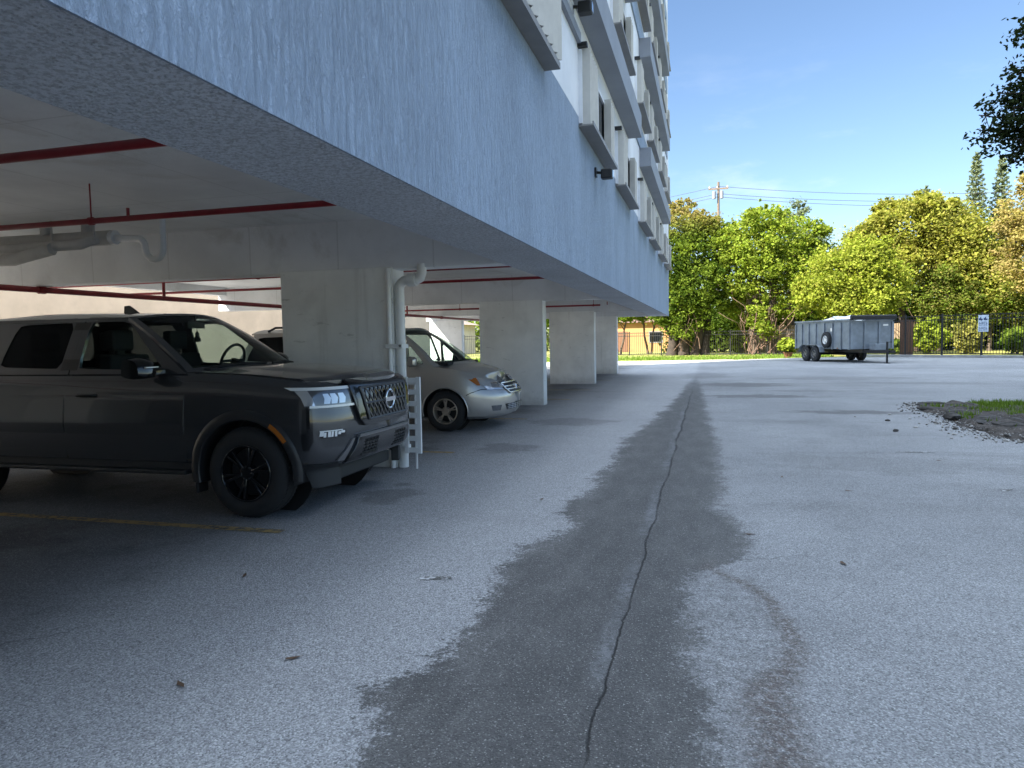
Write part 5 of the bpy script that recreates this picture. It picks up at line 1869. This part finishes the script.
tree("bushy_tree", "bright green tree with reddish vine-hung stems between the dark trunks and the trailer", 4.1, 58.0,
     [(-.6, 0, 8.6, 2.6, 2.4, 2.2), (1.6, .2, 8.8, 2.2, 2.2, 2.1), (-1.7, -.3, 6.4, 2.1, 2.1, 1.9), (.6, -.6, 6.4, 2.3, 2.0, 1.8), (2.9, 0, 6.8, 1.8, 1.8, 1.8), (.4, .6, 10.3, 1.6, 1.6, 1.3), (-2.4, .3, 8.2, 1.6, 1.6, 1.6), (-2.9, .8, 5.2, 1.7, 1.3, 1.8), (2.6, -.8, 3.9, 1.6, 1.2, 1.6), (.1, -1.2, 2.9, 1.1, .8, 1.5), (1.6, 1.5, 4.4, 2.4, 1.2, 1.6), (-.8, 1.6, 3.6, 2.2, 1.0, 1.6)],
     [(-.5, 0, -1.0, .2, 6.0, .28), (.9, .1, .6, .3, 6.0, .25), (1.5, -.1, 2.2, .3, 5.6, .2)], 'leaf_bright', 380, 34, .30, 'bark', .3, vines=22)
tree("slim_tree", "grey-green feathery treetop rising behind the bright green tree", 6.9, 66.0,
     [(0, 0, 9.4, 1.7, 1.7, 2.1), (.2, 0, 7.0, 2.0, 1.8, 2.2), (.4, 0, 11.6, 1.0, 1.0, 1.2), (1.6, 0, 8.6, 1.3, 1.3, 1.8)],
     [(0, 0, .2, 0, 9.0, .22)], 'leaf_pine', 150, 32, .26)
tree("round_tree", "low yellow-green leafy tree hanging over the dump trailer's rear", 9.6, 54.5,
     [(-.4, 0, 5.4, 2.5, 2.2, 1.8), (1.7, -.2, 4.9, 2.2, 2.0, 1.6), (-1.7, .2, 4.4, 1.8, 1.8, 1.5), (.6, -.7, 3.7, 2.3, 1.8, 1.1), (1.0, .3, 6.8, 1.9, 1.9, 1.3)],
     [(.3, .6, .2, .3, 4.6, .2), (.9, .5, 1.4, .2, 4.4, .18)], 'leaf_yellow', 330, 34, .27, warm=.2)
tree("spreading_tree", "largest olive-yellow tree with pale branching trunks behind the dump trailer", 16.4, 63.0,
     [(-3.6, 0, 8.0, 2.7, 2.5, 2.2), (-.6, 0, 9.7, 3.0, 2.8, 2.1), (2.3, 0, 8.9, 2.3, 2.4, 2.1), (1.9, -.6, 7.2, 2.5, 2.0, 1.9), (-2.6, -1.0, 5.9, 2.2, 2.2, 1.9), (4.4, -.4, 6.3, 2.0, 2.0, 1.9), (3.2, -1.2, 4.6, 2.4, 2.0, 1.6), (-5.0, .2, 6.2, 1.8, 1.8, 1.8), (-.6, -.4, 11.0, 1.9, 1.8, .9)],
     [(-.6, 0, -1.9, 0, 7.8, .35), (.1, .1, .6, 0, 8.0, .34), (.9, 0, 2.8, 0, 7.2, .30)], 'leaf_olive', 640, 34, .32, 'bark', .3, vines=8)
tree("autumn_tree", "yellow-brown tree at the right edge behind the picket fence", 22.0, 56.0,
     [(-.6, 0, 8.9, 2.0, 2.0, 2.4), (.8, 0, 7.4, 2.4, 2.2, 2.3), (-1.2, -.3, 5.9, 1.9, 1.8, 1.7), (1.0, 0, 10.4, 1.7, 1.7, 1.7), (.4, -.4, 4.6, 2.2, 1.8, 1.4)],
     [(0, 0, -.2, 0, 7.0, .24), (.6, 0, 1.1, 0, 6.6, .22)], 'leaf_autumn', 300, 32, .27, 'bark', .5, vines=6)
tree("hedge_tree", "dense mid-green shrubby tree low behind the signed stretch of fence", 20.5, 61.5,
     [(-1.6, 0, 3.2, 2.2, 1.8, 1.8), (.8, 0, 4.0, 2.3, 1.9, 2.0), (2.6, 0, 2.8, 1.9, 1.7, 1.6), (-3.2, 0, 4.2, 2.0, 1.8, 1.9)],
     [(0, 0, .2, 0, 3.0, .18), (-1.4, 0, -1.6, 0, 3.0, .15)], 'leaf_green', 260, 32, .26, 'bark', .15)
# smaller trees seen under the building
for (x, y, h, lm, lab) in ((-7.4, 61.5, 4.0, 'leaf_bright', "small forked garden tree seen right of the farthest column"),
                           (-13.6, 57.0, 3.6, 'leaf_bright', "small leafy tree seen between the middle columns"),
                           (-18.6, 50.0, 4.6, 'leaf_green', "broad-leaved tree seen through the gap past the silver minivan"),
                           (-4.9, 63.0, 4.2, 'leaf_green', "thin garden tree nearest the dark trunks, beyond the far fence")):
    tree("garden_tree", lab, x, y, [(0, 0, h, 1.5, 1.5, 1.1), (-1.0, 0, h - .5, 1.1, 1.1, .8), (1.1, .1, h - .3, 1.2, 1.1, .9)],
         [(-.1, 0, -.6, 0, h - .8, .11), (.1, 0, .7, .1, h - .6, .10)], lm, 90, 30, .24)


# Norfolk pines
def pine(x, y, h, lab):
    T = tag(empty("pine_tree", (x, y, 0)), lab, "pine tree", "tall pines behind the yellow trees")
    tb = MB(); limb(tb, (0, 0, -.1), (0, 0, h), .28, .03, 8, .01, x); tb.build("trunk", M['bark'], T, smooth=60)
    cs = []
    z = h * .30
    while z < h - .3:
        r = (h - z) * .15 + .18
        nb = 7
        ph = random.uniform(0, 6)
        for k in range(nb):
            a = ph + 2 * math.pi * k / nb
            m = max(3, int(r / .22))
            for i in range(1, m + 1):
                t = i / m
                cs.append((math.cos(a) * r * t, math.sin(a) * r * t, z + .7 * r * t * t + .05))
        z += .50 + .14 * random.random()
    for i in range(4): cs.append((0, 0, h - .1 * i))
    V, tone = leaves(cs, .075, 16, .13, 2.2)
    leaf_mesh("crown", V, 4, tone, M['leaf_pine'], T)


pine(29.0, 92, 21.4, "tallest layered pine above the yellow trees, left of the close pair")
pine(32.2, 94, 21.2, "narrow darker layered pine just right of the tallest one")
pine(25.6, 98, 19.2, "lone pine tip showing over the olive-yellow tree's crown")

# far green mass that closes the view behind the trees
cs, sp = [], []
for i in range(1500):
    x = RNG.uniform(-70, 80); hh = 4.6 + 2.2 * noise.noise((x * .13, 0, 4)) + .9 * noise.noise((x * .6, 0, 9))
    cs.append((x, RNG.uniform(82, 90), RNG.uniform(.05, 1) * hh)); sp.append(RNG.uniform(.4, .8))
V, tone = leaves(cs, sp, 45, .30)
tag(leaf_mesh("woodland", V, 4, tone, M['leaf_green']), kind='stuff')


cs, sp = [], []
for i in range(520):
    x = RNG.uniform(-3.5, 30); hh = 4.6 + 1.0 * noise.noise((x * .3, 2, 4)) + .9 * noise.noise((x * .9, 0, 9))
    cs.append((x, RNG.uniform(66, 69.5), RNG.uniform(.05, 1) * hh)); sp.append(RNG.uniform(.35, .6))
V, tone = leaves(cs, sp, 60, .24)
tag(leaf_mesh("thicket", V, 4, tone * .6, M['leaf_green']), kind='stuff')


# shrubs behind the fence
def shrub(x, y, r, h, lm, lab, name="shrub", n=60):
    T = tag(empty(name, (x, y, 0)), lab, "shrub")
    sb = MB()
    for i in range(5):
        a = i * 1.3
        limb(sb, (0, 0, -.05), (math.cos(a) * r * .5, math.sin(a) * r * .5, h * .7), .03, .01, 4, .1, x + i)
    sb.build("stems", M['bark'], T)
    cs, sp = blob_centers([(0, 0, h * .55, r, r, h * .5)], n, .3)
    V, tone = leaves(cs, [max(.1, s * .9) for s in sp], 28, .17)
    leaf_mesh("foliage", V, 4, tone, M[lm], T)


shrub(14.4, 54.0, 1.1, 2.3, 'leaf_yellow', "bright yellow bush behind the first fence bays right of the trailer")
shrub(16.6, 53.2, .9, 2.0, 'leaf_autumn', "reddish-brown bush behind the fence left of the sign")
shrub(18.9, 52.0, 1.0, 1.6, 'leaf_green', "dark green shrub behind the fence right of the sign")
shrub(22.4, 51.5, 1.4, 2.6, 'leaf_dark', "large dark bush behind the fence at the right edge")
shrub(12.0, 53.2, .6, 1.1, 'leaf_green', "low green shrub half hidden by the trailer's front")
shrub(2.6, 60.0, 1.1, 2.2, 'leaf_yellow', "yellow-green leafy shrub tangled at the foot of the bright green tree")
shrub(-11.6, 60.5, 1.2, 1.9, 'leaf_green', "green shrub by the far fence seen between columns")
# potted plant by the trailer's rear
T = tag(empty("potted_plant", (5.0, 49.2, 0)), "yellow-green potted plant in a brown pot beside the trailer's rear wheels", "potted plant")
MB().lathe([(0, .20), (.30, .29), (.32, .31), (.36, .31), (.36, .26), (.30, .24)], 'Z', n=20).build("pot", simple("terracotta", (.16, .07, .04), .8), T, smooth=40)
cs, sp = blob_centers([(0, 0, .82, .55, .5, .42)], 40, .2)
V, tone = leaves(cs, .10, 26, .15, 2.2); leaf_mesh("foliage", V, 4, tone, M['leaf_yellow'], T)
mbs = MB()
for i in range(6): limb(mbs, (0, 0, .3), (.3 * math.cos(i), .3 * math.sin(i), .9), .018, .008, 3, .05, i)
mbs.build("stems", M['bark'], T)

# overhanging shaded tree at the upper right: trunk stands outside the frame
T = tag(empty("shade_tree", (11.2, 19.5, 0)), "dark small-leaved branches of a shaded tree hanging in at the upper right", "tree")
tb = MB(); limb(tb, (0, 0, -.2), (-.5, -.3, 5.2), .28, .2, 8, .06, 3)
cs = []
tips = [(-5.5, -1.5, 6.2), (-5.45, -1.4, 5.9), (-5.15, -1.6, 6.6), (-4.95, -1.3, 7.2), (-4.75, -1.6, 7.7), (-4.6, -1.2, 8.2), (-4.9, -1.5, 5.6), (-4.7, -1.2, 5.2), (-4.9, -1.6, 6.3),
        (-4.6, -1.0, 6.8), (-4.4, -1.7, 5.9), (-4.3, -1.4, 7.3), (-3.5, 1.0, 7.4), (-2.4, -2.6, 7.8), (-1.0, 1.8, 8.4), (1.6, 0, 8.2), (2.4, 2, 7.5), (-3.9, -1.0, 8.3), (-3.6, -1.3, 6.2)]
for j, e in enumerate(tips):
    st = Vector((-.5, -.3, 4.4 + .15 * (j % 5)))
    en = Vector(e); md = st.lerp(en, .55) + Vector((0, 0, .5))
    limb(tb, st, md, .09, .05, 5, .06, j); limb(tb, md, en, .05, .012, 5, .08, j + 30)
    for q in range(28):
        t = RNG.uniform(.55, 1.05)
        c = (md.lerp(en, (t - .45) / .6)) + Vector(RNG.normal(0, .22, 3))
        limb(tb, md.lerp(en, min(1, max(0, (t - .45) / .6))), c, .010, .004, 2, .05, j * 40 + q)
        cs.append(tuple(c))
tb.build("trunk", M['bark_dark'], T, smooth=60)
V, tone = leaves(cs, .13, 26, .065, 1.9)
leaf_mesh("crown", V, 4, tone, M['leaf_dark'], T)

# grass fringe by the driveway
pts = []
for i in range(12000):
    x = RNG.uniform(-20, 8); y0_ = (46.2 if x < 1.5 else 46.2 + (x - 1.5) * .62) + .08 * min(0, x)
    pts.append((x, y0_ + abs(RNG.normal(0, 4.5)) + .15, 0))
tag(grass_blades("long_grass", pts, .12, M['blade'], .03), kind='stuff')

# ================================================================== FENCES, SIGN, POLE, HOUSES
def iron_fence(pts, h, label, post_every, pick=.13, name="picket_fence", r=.012):
    F = tag(empty(name, (pts[0][0], pts[0][1], 0)), label, "fence")
    o = Vector((pts[0][0], pts[0][1], 0))
    base = .14 if name == "picket_fence" else 0
    for a, b in zip(pts[:-1], pts[1:]):
        A, Bq = Vector((a[0], a[1], 0)) - o, Vector((b[0], b[1], 0)) - o
        L = (Bq - A).length; n = max(1, int(round(L / post_every)))
        for i in range(n):
            p, q = A.lerp(Bq, i / n), A.lerp(Bq, (i + 1) / n)
            MB().bar(p + Vector((0, 0, base - .01)), p + Vector((0, 0, h + .06)), .10).build("post", M['fence'], F)
            pm = MB()
            for z in (base + .10, h - .30, h - .06): pm.bar(p + Vector((0, 0, z)), q + Vector((0, 0, z)), .035, .045)
            m = int((q - p).length / pick)
            for j in range(1, m):
                c = p.lerp(q, j / m)
                pm.bar(c + Vector((0, 0, base + .05)), c + Vector((0, 0, h)), r * 2)
            pm.build("panel", M['fence'], F)
    MB().bar(Bq + Vector((0, 0, base - .01)), Bq + Vector((0, 0, h + .06)), .10).build("post", M['fence'], F)


iron_fence(FENCE, 2.5, "black iron picket fence on a kerb to the right of the trailer", 2.25, .14)
iron_fence([(-30, 60.0), (-9, 60.6), (7.0, 56.4), (9.2, 50.3)], 1.9, "black iron picket fence along the lawn behind the big trees", 3.0, .16, "lawn_fence")
# brown gate post panel right of the trailer
T = tag(empty("gate_panel", (12.3, 50.2, 0)), "short brown board panel standing between the trailer and the picket fence", "panel")
mb = MB()
for i in range(4): mb.box(-.55 + i * .19, -.55 + i * .19 + .18, -.02, .02, 0, 2.3)
mb.box(-.56, .21, .022, .06, .4, .5).box(-.56, .21, .022, .06, 1.8, 1.9)
mb.build("boards", simple("brown_board", (.11, .055, .035), .8, var=.2), T)
# tan wooden fence
T = tag(empty("wood_fence", (2.5, 62.5, 0)), "weathered tan board fence behind the vine-hung tree and the trailer", "fence")
mb = MB(); x = 0
while x < 13.5:
    mb.box(x, x + .145, -.012, .012, .03, 2.25 + random.uniform(-.03, .03)); x += .15
mb.build("boards", M['wood'], T)
mb = MB()
for z in (.4, 1.9): mb.box(0, 13.5, .013, .06, z, z + .09)
mb.build("rails", M['wood'], T)
mb0 = MB().box(-.05, .05, -.13, -.03, 0, 2.35).build("post", M['pole'], T)
for i in range(1, 6):
    o = mb0.copy(); COL.objects.link(o); o.parent = T; o.location = (2.6 * i, 0, 0)
# parking sign on the fence
p = Vector((14.98, 45.80, 0)); fd = (Vector((16.54, 44.6, 0)) - Vector((11.63, 48.38, 0))).normalized()
ang = math.atan2(fd.y, fd.x)
n_ = Vector((fd.y, -fd.x, 0))
if n_.y > 0: n_ = -n_
pp = p + n_ * .07
T = tag(empty("parking_sign", (pp.x, pp.y, 1.40), ang), "small pale blue notice sign with dark tow symbols fixed to the picket fence", "sign")
MB().box(-.26, .26, -.008, .006, .06, 1.0).build("plate", simple("sign_face", (.50, .58, .68), .4), T, bevel=.01)
sm = MB()
for cx_ in (-.12, .12):
    sm.prism([(cx_ - .10, .72), (cx_ + .06, .70), (cx_ + .10, .78), (cx_ + .02, .80), (cx_ + .0, .92), (cx_ - .05, .84), (cx_ - .11, .82)], .009, .013, Matrix.Rotation(R(90), 4, 'X'))
for i, z in enumerate((.58, .50, .42, .30, .22, .14)):
    for j in range(4): sm.box(-.21 + j * .108, -.21 + j * .108 + (.085 if (i + j) % 3 else .06), -.013, -.009, z, z + .035)
sm.build("lettering", simple("sign_ink", (.03, .05, .12), .5), T)
# utility pole and wires
PX, PY, PH = 1.0, 74.0, 16.6
T = tag(empty("utility_pole", (PX, PY, 0)), "wooden utility pole with crossarm and transformer cans rising over the trees", "utility pole")
MB().tube([(0, 0, -.2), (0, 0, PH)], [.17, .11], 12).build("pole", M['pole'], T, smooth=60)
MB().box(-.95, .95, -.16, -.115, PH - .75, PH - .60).build("crossarm", M['pole'], T)
for xx in (-.42, .30): MB().lathe([(0, .02), (.05, .17), (.75, .17), (.80, .05)], 'Z', (xx, -.29, PH - 1.7), 16).build("transformer", M['slab'], T, smooth=40)
for xx in (-.85, -.1, .85): MB().lathe([(0, .03), (.04, .06), (.12, .06), (.16, .03)], 'Z', (xx, -.137, PH - .6), 10).build("insulator", M['lamp_white'], T)
M['wire'] = simple("wire", (.05, .05, .055), .6)
for (z, dz, lab) in ((PH - .44, -1.2, "topmost thin overhead wire strung across the sky from the pole"), (PH - 1.15, -1.1, "middle overhead wire strung from the pole above the trees"), (PH - 1.45, -1.5, "lowest overhead wire strung from the pole above the trees")):
    w = MB(); pts = []
    for i in range(41):
        t = -1 + i / 20 * 1.0
        x = PX + t * 45; sag = 1.3 * (1 - (2 * abs(t) - 1) ** 2)
        pts.append((x, PY - .14 + (4 if t > 0 else 10) * abs(t), z - sag + (dz * t if t > 0 else .4 * t)))
    w.tube(pts, .022, 5)
    tag(w.build("power_line", M['wire']), lab, "cable")


# houses
def house(x, y, w, d, h, col, roofcol, label, rz=0):
    T = tag(empty("house", (x, y, 0), rz), label, "house")
    wm = simple("house_wall", col, .85, var=.08, vscale=1.5)
    MB().box(-w / 2, w / 2, -d / 2, d / 2, 0, h).build("wall", wm, T)
    rm = MB(); e = .5
    z0, z1 = h + .003, h + 1.5
    vs = [(-w / 2 - e, -d / 2 - e, z0), (w / 2 + e, -d / 2 - e, z0), (w / 2 + e, d / 2 + e, z0), (-w / 2 - e, d / 2 + e, z0), (-w / 4, 0, z1), (w / 4, 0, z1)]
    rm.add(vs, [(0, 1, 5, 4), (1, 2, 5), (2, 3, 4, 5), (3, 0, 4), (3, 2, 1, 0)])
    rm.build("roof", simple("house_roof", roofcol, .85, var=.15, vscale=3), T)
    for xx in (-w * .3, w * .28):
        f = MB().box(xx - .7, xx + .7, -d / 2 - .04, -d / 2 - .003, .9, 2.1).build("window", M['track'], T)
        MB().box(xx - .6, xx + .6, -d / 2 - .05, -d / 2 - .042, 1.0, 2.0).build("pane", M['pane'], f)
    MB().box(-.5, .5, -d / 2 - .05, -d / 2 - .003, .02, 2.1).build("door", simple("house_door", (.2, .1, .06), .5), T)


house(-8.5, 78, 12, 8, 3.0, (.45, .24, .10), (.16, .09, .07), "orange-walled bungalow seen under the building past the far fence")
house(10.0, 80, 12, 8, 3.0, (.45, .38, .28), (.16, .10, .07), "tan bungalow with brown roof behind the wooden fence")
house(28.0, 74, 14, 8, 2.9, (.66, .60, .50), (.30, .27, .24), "cream bungalow seen through the picket fence at right")
house(-33, 74, 14, 9, 3.2, (.60, .56, .48), (.28, .20, .16), "pale bungalow far behind the parked minivan")
